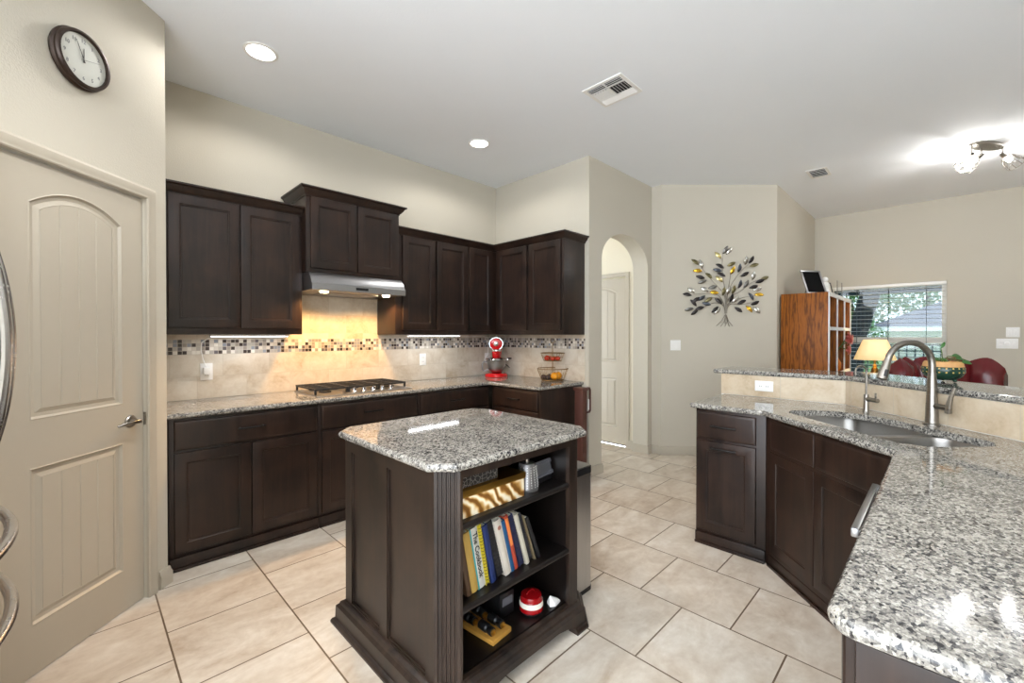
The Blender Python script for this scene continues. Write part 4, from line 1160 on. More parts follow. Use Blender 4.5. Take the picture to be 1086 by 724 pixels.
# books leaning left on the middle shelf
def bookmat(name, rgb, rough=.5): return plain(name, rgb, rough, 0, .08, 40)
BK = [('tattered brown', (92, 66, 44), .020, .235, 11, None, 'tattered brown book at the left end of the island shelf'),
      ('tan', (206, 168, 84), .031, .245, 11, None, 'thick tan book left of the white cookbook'),
      ('white', (222, 220, 208), .036, .250, 11, 'The Cookbook', 'white cookbook with a teal stripe and black script on its spine'),
      ('yellow', (228, 206, 36), .017, .255, 11, 'coil', 'yellow spiral-bound book beside the white cookbook'),
      ('royal blue', (28, 48, 104), .024, .245, 12, None, 'plain royal blue book left of the black spiral book'),
      ('black spiral', (26, 26, 30), .030, .250, 15, 'coil', 'thick black spiral-bound book in the middle of the row'),
      ('cream', (224, 214, 200), .030, .250, 15, 'dot', 'tall cream book with a round emblem high on its spine'),
      ('teal blue', (24, 92, 142), .020, .235, 15, None, 'teal blue book left of the red-orange book'),
      ('red orange', (196, 76, 50), .020, .250, 15, 'stripe', 'red-orange book with a lighter orange spine top'),
      ('navy spiral', (36, 42, 84), .024, .245, 17, 'coil', 'navy spiral-bound book right of the red-orange book'),
      ('ivory', (216, 208, 188), .018, .245, 18, None, 'thin ivory book between two dark spiral books'),
      ('charcoal spiral', (52, 52, 60), .022, .235, 19, 'coil', 'charcoal spiral-bound book right of the ivory book'),
      ('khaki', (128, 112, 84), .007, .225, 20, None, 'thin khaki book second from the right end'),
      ('black', (24, 24, 26), .016, .215, 22, None, 'small black book leaning at the right end of the row')]
xp = 1.003; prev = None; BK = [(q[0], tuple(int(v * .86) for v in q[1]), q[2] * 1.09, *q[3:]) for q in BK]
M['coil'] = plain('black_coil', (34, 32, 32), .4)
for nm, rgb, th, hh, deg, deco, lab in BK:
    a = math.radians(deg)
    if prev is None: xb = xp + .262 * math.sin(a) - .030
    else:
        pa, pth, px, ph = prev
        h_ = min(hh, ph) * .97
        xb = px + pth / math.cos(pa) + max(0, h_ * (math.tan(a) - math.tan(pa))) + .0012
    prev = (a, th, xb, hh)
    y0 = 1.262 + .004 * math.sin(xb * 60); dp = .155
    F = Matrix.Translation((xb, y0, ZS2 + .0004)) @ Matrix.Rotation(-a, 4, 'Y')
    F = F @ Matrix.Translation((0, 0, 0))
    c = thing('book', lab, 'book', (xb, y0, ZS2), 'books on the island shelf')
    mt = bookmat('cover_' + nm.replace(' ', '_'), rgb)
    m = MB(F)
    if deco == 'coil':
        m.box(0, .006, 0, .002, dp, hh, .0006); m.box(th - .002, .006, 0, th, dp, hh, .0006); m.box(.002, .008, .003, th - .002, .012, hh - .003)
    else:
        m.box(0, 0, 0, .0022, dp, hh, .0006); m.box(th - .0022, 0, 0, th, dp, hh, .0006)
        m.rings([[(.0003 + (th - .0006) * k / 8, .002 - .004 * math.sin(PI * k / 8), z) for k in range(9)] + [(th - .001, .006, z), (.001, .006, z)] for z in (.0005, hh - .0005)], True, True)
    cv = obj('cover', m, mt, c)
    m = MB(F); m.box(.0024, .0125 if deco == 'coil' else .0065, .004, th - .0024, dp - .004, hh - .004); obj('pages', m, 'paper', c)
    if deco == 'coil':
        for k in range(18):
            z = .012 + (hh - .024) * k / 17
            m = MB(F); m.tube([(th / 2 + (th / 2 - .001) * math.cos(q), .005 - .006 * math.sin(q), z) for q in [2 * PI * j / 14 for j in range(14)]], .0011, 6, closed=True); obj('coil_ring', m, 'coil', c)
    if nm == 'white':
        m = MB(F); m.box(.0, -.0032, .001, .006, .003, hh - .001, .0005); obj('spine_stripe', m, bookmat('teal_stripe', (40, 150, 160)), cv)
        m = MB(F); m.text('The Cookbook', .030, Matrix.Translation((th / 2 + .003, -.0026, hh * .55)) @ Matrix.Rotation(PI / 2, 4, 'X') @ Matrix.Rotation(-PI / 2, 4, 'Z'), .0004, bold=True); obj('title', m, 'black', cv, smooth=False)
    if deco == 'dot':
        m = disc(F, (th / 2, -.0024, hh * .86), [(0, 0), (.009, 0), (.009, .0008), (0, .0008)], 20); obj('emblem', m, bookmat('emblem_brown', (150, 96, 80)), cv)
    if deco == 'stripe':
        m = MB(F); m.box(.004, -.0034, hh * .45, th - .004, .001, hh * .95, .0006); obj('spine_label', m, bookmat('orange_label', (222, 130, 66)), cv)

# bottom shelf
M['bamboo'] = plain('honey_wood', (198, 146, 66), .4, 0, .25, 18)
kb = thing('bottle_board', 'honey wood board holding four black brass-ended grinders', 'board', (1.21, 1.38, ZS0))
m = MB(frame(1.205, 1.375, 6)); m.box(-.058, -.105, ZS0, .058, .11, ZS0 + .02, .003); obj('board', m, 'bamboo', kb)
for x, y in ((1.176, 1.325), (1.234, 1.331), (1.166, 1.425), (1.224, 1.431)):
    z = ZS0 + .0395; m = MB()
    G = Matrix.Translation((x, y + .04, z)) @ Matrix.Rotation(PI / 2, 4, 'X')
    m.lathe([(0, 0), (.014, 0), (.0185, .006), (.0185, .045), (.014, .052), (.0165, .058), (.0165, .078), (.0, .079)], n=22, mat=G); g = obj('grinder', m, 'black', kb)
    m = MB(); m.lathe([(0, .0792), (.0125, .0792), (.0125, .084), (.008, .085), (.0075, .082), (0, .082)], n=20, mat=G); obj('brass_cap', m, 'gold', g)
    m = MB(); m.box(x - .008, y - .02, ZS0 + .0202, x + .008, y + .02, ZS0 + .0235, .001); obj('cradle', m, 'bamboo', g)
TX, TY = 1.435, 1.312
rt = thing('canister', 'round red tin with a cream band on the bottom island shelf', 'canister', (TX, TY, ZS0))
m = MB(); m.lathe([(0, ZS0 + .009), (.05, ZS0 + .009), (.054, ZS0 + .013), (.052, .170), (.049, .176), (.050, .182), (.046, .194), (.02, .198), (0, .198)], (TX, TY, 0), 40); obj('tin', m, 'tinred', rt)
m = MB(); m.lathe([(.0, ZS0 + .0003), (.046, ZS0 + .0003), (.047, ZS0 + .0088), (0, ZS0 + .0088)], (TX, TY, 0), 32); obj('foot', m, 'black', rt)
m = MB(); m.lathe([(.0528, .150), (.0538, .150), (.0532, .172), (.0522, .172), (.0528, .150)], (TX, TY, 0), 40); o = obj('label_band', m, 'paper', rt); o['label'] = 'cream paper band'
m = MB(); m.tube([(TX + .022 * math.cos(q), TY + .004, .198 + .012 * math.sin(q)) for q in [PI * k / 12 for k in range(13)]], .003, 8); obj('lid_loop', m, 'tinred', rt)
m = MB(); rs = []
for z, k, dx in ((ZS0 + .0003, 1, 0), (ZS0 + .010, .96, -.002), (ZS0 + .026, .52, -.012), (ZS0 + .044, .05, -.022)):
    rs.append([(1.545 + dx + k * a, 1.275 + k * b, z) for a, b in ((-.034, -.010), (-.012, -.024), (.034, -.016), (.038, .004), (.012, .024), (-.02, .020))])
m.rings(rs, True, True); single('pouch', m, 'white', 'crumpled white paper pouch lying right of the red tin', 'pouch', (1.533, 1.283, ZS0), smooth=False)
bc = thing('appliance_box', 'black square appliance behind and left of the red tin', 'box', (1.335, 1.41, ZS0))
m = MB(); m.box(1.285, 1.36, ZS0 + .0003, 1.375, 1.47, .225, .008); obj('body', m, 'black', bc)
m = MB(); m.box(1.30, 1.357, .17, 1.36, 1.3597, .205, .001); obj('front_panel', m, 'greyplastic', bc)

# ------------------------------------------------------------------ metal tree on the diagonal wall
TF = frame(4.68, 2.277, -45)
LEAVES = [(0.374, 2.188, -40, 'o'), (0.437, 2.166, -75, 's'), (0.397, 2.087, -5, 'g'), (0.529, 2.033, -40, 'o'), (0.629, 2.262, -50, 'l'), (0.71, 2.326, 60, 'k'), (0.759, 2.318, 55, 's'), (0.652, 2.141, -30, 'd'), (0.622, 2.093, -15, 'b'), (0.674, 2.045, -25, 'd'), (0.645, 1.993, -40, 'l'), (0.778, 2.163, 25, 'o'), (0.797, 2.096, 65, 'g'), (0.871, 2.122, 80, 'b'), (0.94, 2.203, 85, 's'), (1.01, 2.215, 60, 'd'), (1.04, 2.153, 15, 'o'), (0.929, 2.049, 30, 'd'), (1.033, 2.037, 80, 's'), (1.156, 2.005, 25, 'o'), (1.104, 1.973, 20, 'd'), (0.882, 1.941, 75, 'b'), (0.949, 1.941, 60, 'k'), (1.03, 1.907, 15, 'd'), (1.082, 1.882, 15, 's'), (1.098, 1.819, -5, 'g'), (1.001, 1.797, -60, 'b'), (1.056, 1.726, 25, 'd'), (0.984, 1.655, -50, 'g'), (1.069, 1.642, -50, 's'), (0.868, 1.648, -35, 'd'), (0.901, 1.738, 25, 'd'), (0.824, 1.763, 45, 's'), (0.786, 1.785, 75, 'd'), (0.749, 1.867, 70, 's'), (0.801, 1.877, 75, 'o'), (0.697, 1.859, 80, 'o'), (0.571, 1.904, 15, 'k'), (0.586, 1.842, -10, 'g'), (0.482, 1.877, -35, 's'), (0.331, 1.867, -35, 's'), (0.282, 1.819, -10, 'd'), (0.437, 2.015, -15, 'd'), (0.455, 1.966, 20, 'k'), (0.379, 1.763, 35, 'd'), (0.357, 1.726, -50, 'd'), (0.445, 1.781, 35, 'b'), (0.52, 1.763, 30, 'o'), (0.505, 1.716, -15, 'b'), (0.638, 1.744, -40, 'd'), (0.423, 1.667, 15, 'd'), (0.372, 1.625, 40, 'd'), (0.305, 1.655, 15, 'k'), (0.594, 1.652, 45, 'd'), (0.624, 1.637, 50, 's')]
BRANCH = [[(0.721, 1.489), (0.723, 1.607), (0.72, 1.741), (0.69, 1.845), (0.556, 1.993), (0.422, 2.156)], [(0.723, 1.607), (0.729, 1.741), (0.712, 1.874), (0.681, 2.141), (0.696, 2.296)], [(0.735, 1.607), (0.738, 1.741), (0.756, 1.874), (0.867, 2.052), (1.0, 2.185)], [(0.738, 1.696), (0.764, 1.785), (0.912, 1.874), (1.03, 1.963), (1.178, 2.008)], [(0.735, 1.667), (0.764, 1.726), (0.912, 1.785), (1.09, 1.815)], [(0.735, 1.637), (0.772, 1.711), (0.913, 1.711), (1.061, 1.741)], [(0.72, 1.607), (0.698, 1.726), (0.631, 1.815), (0.482, 1.83), (0.29, 1.822)], [(0.717, 1.607), (0.698, 1.696), (0.586, 1.726), (0.438, 1.667), (0.29, 1.652)], [(0.713, 1.667), (0.66, 1.771), (0.527, 1.785), (0.379, 1.756)], [(0.732, 1.741), (0.764, 1.948), (0.785, 2.096), (0.792, 2.141)], [(0.732, 1.726), (0.794, 1.815), (0.882, 1.933)]]
ROOTS = [[(0.72, 1.593), (0.676, 1.519), (0.624, 1.467)], [(0.723, 1.593), (0.713, 1.519), (0.676, 1.459)], [(0.728, 1.593), (0.743, 1.519), (0.721, 1.459)], [(0.732, 1.593), (0.765, 1.519), (0.81, 1.467)], [(0.729, 1.593), (0.753, 1.511), (0.773, 1.459)]]
LC = {'o': plain('leaf_olive', (124, 116, 84), .3, .8), 's': plain('leaf_silver', (206, 204, 198), .22, .9), 'g': plain('leaf_gold', (218, 176, 60), .22, .9), 'l': plain('leaf_champagne', (226, 210, 150), .25, .9),
      'k': plain('leaf_grey', (124, 122, 118), .3, .8), 'd': plain('leaf_dark', (62, 58, 58), .3, .8), 'b': plain('leaf_slate', (88, 92, 100), .3, .8)}
ta = thing('metal_wall_tree', 'metal tree wall sculpture with gold, silver and dark leaves', 'wall art', TF @ Vector((.73, -.002, 1.46)))
M['wirebranch'] = plain('grey_wire', (132, 124, 112), .35, .7)
def smooth_path(p, y0, y1):
    out = []; n = len(p)
    for i in range(n - 1):
        for k in range(5):
            t = k / 5; a = p[max(0, i - 1)]; b = p[i]; c = p[i + 1]; d = p[min(n - 1, i + 2)]
            f = lambda j: .5 * (2 * b[j] + (c[j] - a[j]) * t + (2 * a[j] - 5 * b[j] + 4 * c[j] - d[j]) * t * t + (3 * b[j] - a[j] - 3 * c[j] + d[j]) * t ** 3)
            g = (i + t) / (n - 1); out.append((f(0), y0 + (y1 - y0) * g, f(1)))
    out.append((p[-1][0], y1, p[-1][1])); return out
for i, b in enumerate(BRANCH):
    m = MB(TF); m.tube(smooth_path(b, -.016 - .003 * (i % 3), -.022), [.0048 - .0032 * k / (5 * (len(b) - 1)) for k in range(5 * (len(b) - 1) + 1)], 7); obj('branch', m, 'wirebranch', ta)
for b in ROOTS:
    m = MB(TF); m.tube(smooth_path(b, -.016, -.006), .0036, 7); obj('root', m, 'wirebranch', ta)
for i, (x, z, a, c) in enumerate(LEAVES):
    a = math.radians(a); L = .102; y = -.030 - .008 * (i % 3)
    m = MB(TF); d = Vector((math.cos(a), -.12, math.sin(a)))
    m.leaf(Vector((x, y, z)) - d * L / 2, d, (.12 * math.sin(i), -1, .15 * math.cos(i * 2)), L, .021, .18, 8); obj('leaf', m, LC[c], ta, angle=60, solid=.0012)

# ------------------------------------------------------------------ window, blind
fm = plain('window_vinyl', (228, 224, 214), .4); M['vinyl'] = fm
m = MB(); x = WX + .02
for q in ((WY0, WZ0, WY0 + .045, WZ1), (WY1 - .045, WZ0, WY1, WZ1), (WY0 + .045, WZ0, WY1 - .045, WZ0 + .045), (WY0 + .045, WZ1 - .05, WY1 - .045, WZ1)):
    m.box(WX + .05, q[0], q[1], WX + .12, q[2], q[3])
win = struct('window_1', m, 'vinyl')
m = MB(); m.box(WX + .06, WY0 + .0455, 1.255, WX + .115, WY1 - .0455, 1.335); obj('meeting_rail', m, 'vinyl', win)
for z0, z1 in ((WZ0 + .0455, 1.2545), (1.3355, WZ1 - .0505)):
    m = MB(); m.box(WX + .085, WY0 + .0455, z0, WX + .089, WY1 - .0455, z1); obj('pane', m, 'pane', win)
m = MB(); m.box(WX - .03, WY0 - .03, WZ0 - .022, WX + .05, WY1 + .03, WZ0 - .0005, .004); obj('sill', m, 'trim', win)
bl = thing('window_blind', 'open white horizontal blind in the dining window', 'blind', (WX + .02, .58, WZ0))
m = MB(); m.box(WX + .004, WY0 + .004, WZ1 - .042, WX + .046, WY1 - .004, WZ1 - .001, .003); obj('headrail', m, 'white', bl)
z = WZ1 - .075
while z > WZ0 + .06:
    m = MB(); m.rings([[(WX + .002 + .046 * k / 4, yy, z + .003 * math.sin(PI * k / 4)) for k in range(5)] + [(WX + .048 - .046 * k / 4, yy, z - .0015 + .003 * math.sin(PI * (4 - k) / 4)) for k in range(5)] for yy in (WY0 + .006, WY1 - .006)], True, True)
    obj('slat', m, 'white', bl); z -= .056
m = MB(); m.box(WX + .004, WY0 + .006, WZ0 + .012, WX + .046, WY1 - .006, WZ0 + .032, .004); obj('bottom_rail', m, 'white', bl)
M['ladder'] = plain('blind_cord', (90, 96, 100), .8)
for y in (.16, .53, .86):
    m = MB(); m.tube([(WX + .003, y, WZ1 - .05), (WX + .003, y, WZ0 + .02)], .0022, 6); m.tube([(WX + .047, y, WZ1 - .05), (WX + .047, y, WZ0 + .02)], .0022, 6); obj('ladder_cord', m, 'ladder', bl)

# ------------------------------------------------------------------ dining room
bk = thing('bookcase', 'oak cube bookcase with window glare coloured onto its front edges, beside the dining window', 'bookcase', (6.48, 1.10, 0))
bx0, bx1, by0, by1, bz = 5.71, 7.25, .872, 1.328, 1.83
m = MB(); m.box(bx0, by0 + .012, .0, bx0 + .022, by1, bz, .001); obj('side_panel', m, 'oak', bk)
m = MB(); m.box(bx1 - .022, by0 + .012, .0, bx1, by1, bz, .001); obj('side_panel', m, 'oak', bk)
m = MB(); m.box(bx0 + .0225, by1 - .008, .02, bx1 - .0225, by1, bz - .02); obj('back_panel', m, 'oak', bk)
zsh = (.05, .47, .915, 1.442, 1.812); xs = (6.235, 6.745)
for z in zsh:
    m = MB(); m.box(bx0 + .0225, by0 + .012, z - .016, bx1 - .0225, by1 - .0085, z + .002 if z < 1.8 else bz); obj('shelf', m, 'oak', bk)
for a, b in zip(zsh, zsh[1:]):
    for x in xs:
        m = MB(); m.box(x - .009, by0 + .012, a + .0025, x + .009, by1 - .0085, b - .0165); obj('divider', m, 'oak', bk)
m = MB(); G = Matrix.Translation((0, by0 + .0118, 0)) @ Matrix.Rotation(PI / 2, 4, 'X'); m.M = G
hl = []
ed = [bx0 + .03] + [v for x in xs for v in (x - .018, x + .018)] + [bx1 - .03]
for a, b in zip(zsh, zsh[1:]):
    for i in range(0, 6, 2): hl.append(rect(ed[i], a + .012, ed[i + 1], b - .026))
m.prism(rect(bx0, 0, bx1, bz), 0, .0115, hl); o = obj('face_frame', m, 'cream', bk, smooth=False); o['label'] = 'front edges coloured cream for the window glare'  # glare from the window painted as cream on the frame
# things on top
M['matteblack'] = plain('matte_black_card', (14, 14, 15), .9, spec=.1)
def framed(name, label, cx, cy, w, h, deg, lean, fmat, pic, loc_z=bz + .004, easel=False):
    F = frame(cx, cy, deg, loc_z) @ Matrix.Rotation(-lean, 4, 'X'); t = thing(name, label, 'picture frame', (cx, cy, loc_z))
    m = MB(F)
    b = .018
    for q in ((-w / 2, 0, w / 2, b), (-w / 2, h - b, w / 2, h), (-w / 2, b, -w / 2 + b, h - b), (w / 2 - b, b, w / 2, h - b)): m.box(q[0], -.008, q[1], q[2], .008, q[3], .001)
    obj('frame', m, fmat, t)
    m = MB(F); m.box(-w / 2 + b, -.003, b, w / 2 - b, .004, h - b); obj('picture', m, pic, t)
    m = MB(frame(cx, cy, deg, loc_z)); k = h * .72
    m.tube([(0, math.sin(lean) * k + .010, math.cos(lean) * k), (0, math.sin(lean) * k + .10, .004)], .004, 8); obj('easel_leg', m, 'black_metal', t)
    return t
framed('picture_frame', 'tall black picture on an easel leg at the left end of the bookcase top', 5.98, 1.03, .26, .30, -35, .35, 'steel', 'matteblack')
framed('picture_frame', 'small black-and-white framed picture in the middle of the bookcase top', 6.42, .98, .15, .17, -20, .22, 'black', 'paper')
fg = thing('figurine', 'small white figurine standing between the two frames on the bookcase', 'figurine', (6.25, 1.0, bz + .0005))
m = MB(); m.lathe([(0, bz + .001), (.05, bz + .001), (.055, bz + .03), (.04, bz + .09), (.048, bz + .13), (.03, bz + .155), (.015, bz + .16), (0, bz + .161)], (6.25, 1.0, 0), 20); obj('body', m, 'white', fg)
m = MB(); m.ball((6.25, 1.0, bz + .187), .033, (1, 1, 1.1)); obj('head', m, 'white', fg, angle=80)
wb = thing('wire_frame_stand', 'open silver wire photo stand at the right of the bookcase top', 'photo stand', (6.75, 1.0, bz + .0005))
for y in (.93, 1.09):
    m = MB(); m.tube([(6.60, y, bz + .006), (6.58, y, bz + .20), (6.92, y, bz + .20), (6.94, y, bz + .006)], .005, 8); obj('wire_side', m, 'nickel', wb)
m = MB(); m.box(6.605, .935, bz + .001, 6.935, 1.085, bz + .006); 
obj('base', m, 'nickel', wb)
m = MB(); m.box(6.66, 1.0, bz + .0065, 6.86, 1.012, bz + .13, .002); obj('photo', m, 'paper', wb)
# coral flowers in a cubby
M['amber'] = plain('amber_ceramic', (214, 120, 30), .2)
M['coral'] = plain('coral_petal', (246, 150, 138), .6, 0, .2, 30)
fl = thing('flower_vase', 'coral pink flowers in an amber vase in a bookcase cubby', 'flowers', (6.62, .965, .9175))
m = MB(); m.lathe([(0, .918), (.05, .918), (.072, .96), (.075, 1.02), (.04, 1.09), (.034, 1.12), (.04, 1.13), (.034, 1.128), (0, 1.12)], (6.62, .965, 0), 24); obj('vase', m, 'amber', fl)
for i in range(7):
    a = i * 2.4; rr = .02 + .018 * i; cx_, cy_, cz_ = 6.60 + rr * math.cos(a) * .7, .838 - .012 * (i % 3), 1.27 + .09 * math.sin(a * 1.7 + 1)
    m = MB(); m.tube([(6.62, .965, 1.11), (.5 * (6.62 + cx_) * 1.0, .90, 1.22), (cx_, cy_, cz_)], .003, 6); st = obj('stem', m, 'green', fl)
    m = MB()
    for ring_, n_ in ((.25, 6), (.9, 8)):
        for k in range(n_):
            an = 2 * PI * k / n_ + ring_; m.leaf((cx_, cy_, cz_), (math.cos(an), -.35 if ring_ < .5 else -.8, math.sin(an)), (0, -1, 0), .062, .024, .4, 4)
    obj('bloom', m, 'coral', st, angle=60)
# side table and lamp
M['walnut'] = dark_wood('walnut', (58, 38, 26), (96, 64, 42), .4)
tx, ty = 6.92, .60
sd = thing('side_table', 'small dark wooden side table under the lit lamp', 'table', (tx, ty, 0))
m = MB(); m.prism(round_poly(rect(tx - .21, ty - .21, tx + .21, ty + .21), .02), .70, .728); obj('table_top', m, 'walnut', sd)
m = MB(); m.prism(rect(tx - .18, ty - .18, tx + .18, ty + .18), .64, .6995, [rect(tx - .16, ty - .16, tx + .16, ty + .16)]); obj('apron', m, 'walnut', sd)
for sx in (-1, 1):
    for sy in (-1, 1):
        m = MB(); m.rings([[(tx + sx * .165 + a * k, ty + sy * .165 + b * k, z) for a, b in ((-1, -1), (1, -1), (1, 1), (-1, 1))] for k, z in ((.012, .0005), (.02, .6395))], True, True); obj('leg', m, 'walnut', sd)
N = Nodes('lit_lampshade'); N.base(srgb(240, 226, 190)); N.set(Roughness=.8)
N.b.inputs['Emission Color'].default_value = srgb(255, 214, 140); N.b.inputs['Emission Strength'].default_value = .5; M['shade'] = N.m
M['brass'] = plain('aged_brass', (150, 112, 56), .3, 1, .1)
lp = thing('table_lamp', 'lit table lamp with cream shade in front of the dining window', 'lamp', (tx, ty, .7285))
m = MB(); m.lathe([(0, .7287), (.085, .7287), (.088, .74), (.06, .752), (.03, .765), (.02, .80), (.034, .86), (.042, .90), (.03, .95), (.016, .975), (.022, .99), (.012, 1.0), (.010, 1.08), (0, 1.082)], (tx, ty, 0), 24); obj('base', m, 'brass', lp)
m = MB(); rs = [[(tx + r * math.cos(2 * PI * k / 40), ty + r * math.sin(2 * PI * k / 40), z) for k in range(40)] for r, z in ((.205, 1.06), (.165, 1.17), (.122, 1.285), (.112, 1.305))]
m.rings(rs); obj('lamp_shade', m, 'shade', lp, solid=.003)
m = MB(); m.lathe([(0, 1.083), (.013, 1.083), (.014, 1.11), (.028, 1.15), (.03, 1.17), (.018, 1.195), (0, 1.2)], (tx, ty, 0), 18); obj('bulb', m, emit('lamp_bulb', (1, .82, .55), 12), lp)
lamp('POINT', 'lamp_light', (tx, ty, 1.235), 5, (1, .74, .42), lp, shadow_soft_size=.04)

# red leather armchair
AC = Vector((5.05, -.16, 0)); AF = frame(AC.x, AC.y, -45)      # local -y faces the kitchen
ar = thing('armchair', 'oxblood leather tufted barrel armchair behind the raised bar', 'armchair', AC)
m = MB(AF); rs = []
for z, k in ((.14, .98), (.40, 1.0), (.44, .98)): rs.append([(p[0] * k, p[1] * k, z) for p in round_poly(rect(-.37, -.36, .37, .30), .10, 6)])
m.rings(rs, True, True); obj('seat_base', m, 'leather', ar)
m = MB(AF); rs = []
for z, k in ((.441, .93), (.47, .97), (.52, .97), (.545, .90), (.55, .6)): rs.append([(p[0] * k, p[1] * k - .02, z) for p in round_poly(rect(-.30, -.34, .30, .20), .09, 6)])
m.rings(rs, True, True); obj('seat_cushion', m, 'leather', ar)
# back: five vertical channels round a horseshoe, arms dropping towards the front
NB = 5
for i in range(NB):
    a0 = PI * (.12 + .76 * i / NB); a1 = PI * (.12 + .76 * (i + 1) / NB); m = MB(AF); rs = []
    for j in range(11):
        v = j / 10; ztop = 0
        row = []
        for side in (0, 1):
            for k in range(9):
                t = k / 8 if side == 0 else 1 - k / 8
                a = a0 + (a1 - a0) * t; bul = math.sin(PI * t) * .035
                arm = max(0, abs(math.cos(a)) - .70) / .30
                zt = 1.17 - .05 * max(0, (abs(math.cos(a)) - .80) / .13) ** 2 - .035 * (1 - math.sin(PI * t)) 
                z = .441 + (zt - .441) * v
                thick = math.sqrt(max(0, 1 - max(0, (v - .82) / .18) ** 2)) if v > .82 else 1
                mid = .405; h = (.055 + bul) * thick
                r = mid + (h if side else -h) + .04 * v
                row.append((r * math.cos(a) * 1.02, r * math.sin(a) * .95 - .02, z))
        rs.append(row)
    m.rings(rs, True, True); obj('back_channel', m, 'leather', ar, angle=70)
for sx in (-1, 1):
    m = MB(AF); m.tube([(sx * .375, -.30, .45), (sx * .385, -.29, .60), (sx * .385, -.10, .63), (sx * .38, .12, .64)], [.05, .055, .055, .05], 14); obj('arm', m, 'leather', ar)
    for sy in (-.28, .22):
        m = MB(AF); m.lathe([(0, .0005), (.016, .0005), (.026, .139), (0, .1395)], (sx * .29, sy, 0), 12); obj('leg', m, 'walnut', ar)
# potted plant on the bar
N = Nodes('green_glaze'); p = N.coord(); sp = N.n('ShaderNodeSeparateXYZ'); N.put(sp.inputs[0], p)
lat = N.math('MULTIPLY', N.math('ARCTAN2', sp.outputs[1], sp.outputs[0]), 5.0)
cell = N.math('ABSOLUTE', N.math('SINE', N.math('MULTIPLY', lat, 2.0)))
dots = N.math('MULTIPLY', N.math('GREATER_THAN', cell, .92), N.math('LESS_THAN', N.math('ABSOLUTE', N.math('SUBTRACT', N.math('FRACT', N.math('MULTIPLY', sp.outputs[2], 45)), .5)), .16))
dots = N.math('MULTIPLY', dots, N.math('GREATER_THAN', sp.outputs[2], .04))
N.base(N.mix(dots, srgb(28, 58, 44), srgb(214, 176, 96))); N.set(Roughness=.25); M['glaze'] = N.m
M['terracotta'] = plain('tan_clay', (206, 156, 100), .6)
px, py, pz = 3.447, .003, 1.0990
pp = thing('potted_plant', 'trailing green plant in a green glazed pot on the bar top', 'plant', (px, py, pz))
m = MB(); m.lathe([(0, pz + .012), (.05, pz + .012), (.078, pz + .03), (.091, pz + .055), (.090, pz + .078), (.087, pz + .0845), (0, pz + .0846)], (px, py, 0), 40); obj('pot', m, 'glaze', pp)
m = MB(); m.lathe([(.0868, pz + .085), (.082, pz + .106), (.077, pz + .1145), (.072, pz + .113), (.074, pz + .10), (0, pz + .099)], (px, py, 0), 40); o = obj('pot_rim', m, 'terracotta', pp); o['label'] = 'unglazed tan rim'
for k in range(3):
    a = 2 * PI * k / 3; m = MB(); m.ball((px + .055 * math.cos(a), py + .055 * math.sin(a), pz + .0105), .0098); obj('foot', m, 'glaze', pp)
M['foliage'] = plain('plant_leaf', (60, 112, 46), .35, 0, .3, 25)
R3 = Vector((S, -S, 0)); F3 = Vector((S, S, 0))
for dx, dz, dep, L, w in ((-.012, .085, .0, .045, .008), (.012, .045, -.04, .050, .017), (-.045, .030, -.02, .042, .013), (.035, .012, -.07, .050, .017), (.062, .028, -.01, .048, .016), (-.02, .022, .04, .05, .015), (.02, .02, .03, .045, .015)):
    o_ = Vector((px, py, pz + .102)); e_ = o_ + R3 * dx + F3 * dep + Vector((0, 0, dz))
    m = MB(); m.tube([o_, o_ + (e_ - o_) * .5 + Vector((0, 0, .018)), e_], .0022, 6); st = obj('stem', m, 'green', pp)
    m = MB(); d_ = (R3 * (1 if dx >= -.02 else -1) + F3 * dep * 2 + Vector((0, 0, -.12 if dz < .08 else 1.6))).normalized(); m.leaf(e_, d_, Vector((0, 0, .8)) - F3 * .7, L, w, .12, 8); obj('leaf', m, 'foliage', st, angle=60, solid=.0008)

# ------------------------------------------------------------------ outdoors beyond the window
M['lawn'] = plain('lawn', (126, 164, 96), .9, 0, .3, 2)
m = MB(); m.box(7.9, -14, -.30, 40, 22, -.25); o = struct('ground', m, 'lawn')
M['teal'] = plain('porch_paint', (52, 66, 76), .6)
pb = thing('porch_roof', 'dark porch roof beam above the dining window view', 'porch', (9.6, .6, 2.05))
m = MB(); m.box(9.5, -3, 2.06, 9.66, 4, 2.34); obj('beam', m, 'teal', pb)
m = MB(); m.box(7.82, -3, 2.345, 9.9, 4, 2.40); obj('soffit', m, 'teal', pb)
for y in (-3, 3.9):
    m = MB(); m.box(9.52, y, -.25, 9.64, y + .12, 2.0595); obj('post', m, 'teal', pb)
m = MB(); m.rings([[(9.9 + a, y + b, z) for a, b in ((-.07, -.14), (.07, -.14), (.07, .14), (-.07, .14))] for y, z in ((1.22, -.25), (1.12, 1.3), (.86, 2.34))], True, True)
single('leaning_post', m, 'teal', 'dark leaning post outside the left half of the window', 'post', (9.9, 1.2, -.25), smooth=False)
fe = thing('metal_fence', 'teal metal grid fence outside the lower window sash', 'fence', (12, .5, -.25))
for k in range(36):
    y = -1.6 + k * .125; m = MB(); m.box(11.99, y, -.25, 12.01, y + .022, 1.18); obj('bar', m, 'teal', fe)
for z in (-.1, .1, .3, .5, .7, .9, 1.03, 1.16):
    m = MB(); m.box(11.985, -1.65, z, 12.015, 2.9, z + .022); obj('rail', m, 'teal', fe)
M['siding'] = plain('pale_siding', (206, 206, 200), .7); M['shingle'] = plain('grey_shingles', (108, 108, 118), .85, 0, .3, 8)
M['fascia'] = plain('white_fascia', (240, 240, 238), .6)
ho = thing('neighbor_house', 'pale neighbouring house with grey hip roof beyond the fence', 'house', (24, -4, -.25))
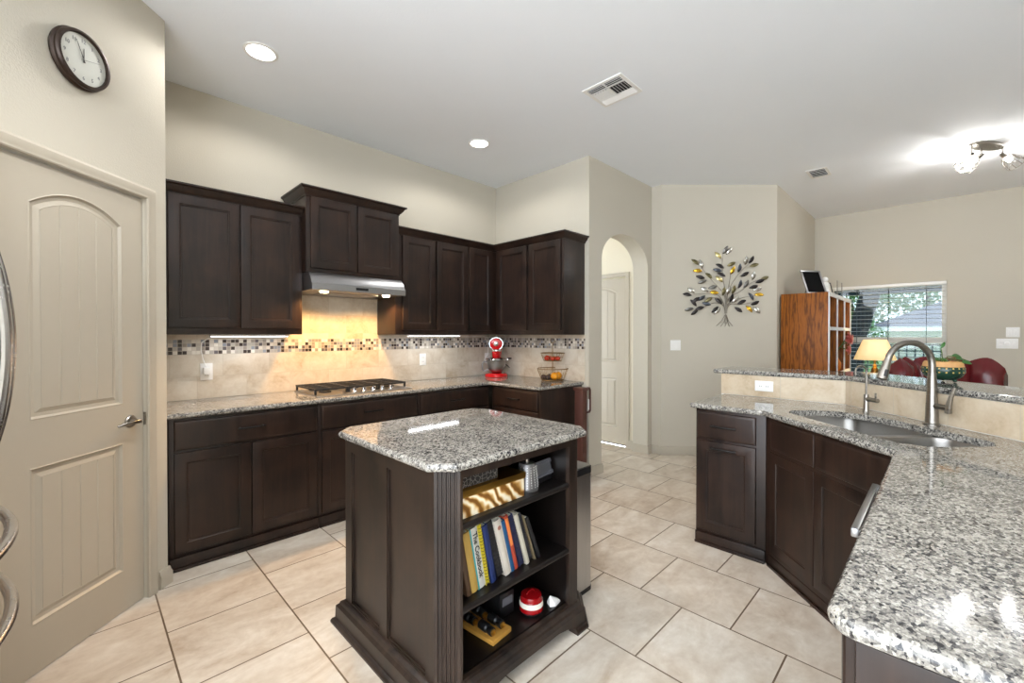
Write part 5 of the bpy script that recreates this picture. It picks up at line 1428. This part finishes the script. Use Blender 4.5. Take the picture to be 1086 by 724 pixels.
m = MB(); m.box(20.5, -11, -.25, 28, 1.5, 1.5); obj('wall', m, 'siding', ho)
m = MB(); m.rings([[(20, -11.5, 1.66), (28.5, -11.5, 1.66), (28.5, 1.95, 1.66), (20, 1.95, 1.66)], [(24.2, -7.4, 3.7), (24.3, -7.4, 3.7), (24.3, -2.2, 3.7), (24.2, -2.2, 3.7)]], True, True); rf = obj('roof', m, 'shingle', ho, smooth=False)
m = MB(); m.prism(rect(20, -11.5, 28.5, 1.95), 1.50, 1.6595); obj('fascia', m, 'fascia', ho)
m = MB(); m.lathe([(0, 2.2), (.07, 2.2), (.07, 2.9), (.12, 2.92), (.12, 3.0), (0, 3.02)], (21.6, .0, 0), 12); obj('vent_pipe', m, 'fascia', rf)
M['bark'] = plain('bark', (84, 68, 54), .9); M['canopy'] = plain('tree_leaves', (104, 148, 92), .7, 0, .35, 3)
def tree(label, x, y, h, r, seed):
    rnd = random.Random(seed); t = thing('tree', label, 'tree', (x, y, -.25), 'trees beyond the neighbouring roof')
    m = MB(); m.tube([(x, y, -.25), (x + .1, y, h * .4), (x, y + .1, h * .75)], [.22, .16, .07], 8); obj('trunk', m, 'bark', t)
    m = MB()
    for i in range(1500):
        u = rnd.gauss(0, 1), rnd.gauss(0, 1), rnd.gauss(0, 1); l = math.sqrt(sum(v * v for v in u)); k = r * (.55 + .45 * rnd.random())
        c = Vector((x + u[0] / l * k, y + u[1] / l * k, h * .72 + u[2] / l * k * .8)); m.leaf(c, (rnd.random() - .5, rnd.random() - .5, rnd.random() - .6), (rnd.random() - .5, rnd.random() - .5, 1), r * .14, r * .035, .1, 2)
    obj('foliage', m, 'canopy', t, smooth=False)
tree('green tree left of the leaning post outside', 20, 4.2, 4.4, 1.5, 1); tree('green tree just right of the leaning post beyond the roof', 29, 3.4, 4.3, 1.9, 2)
tree('green tree rising over the middle of the grey roof', 35, .6, 5.2, 2.2, 3); tree('low green tree behind the fence at the left', 16.5, 1.9, 1.5, .9, 4)
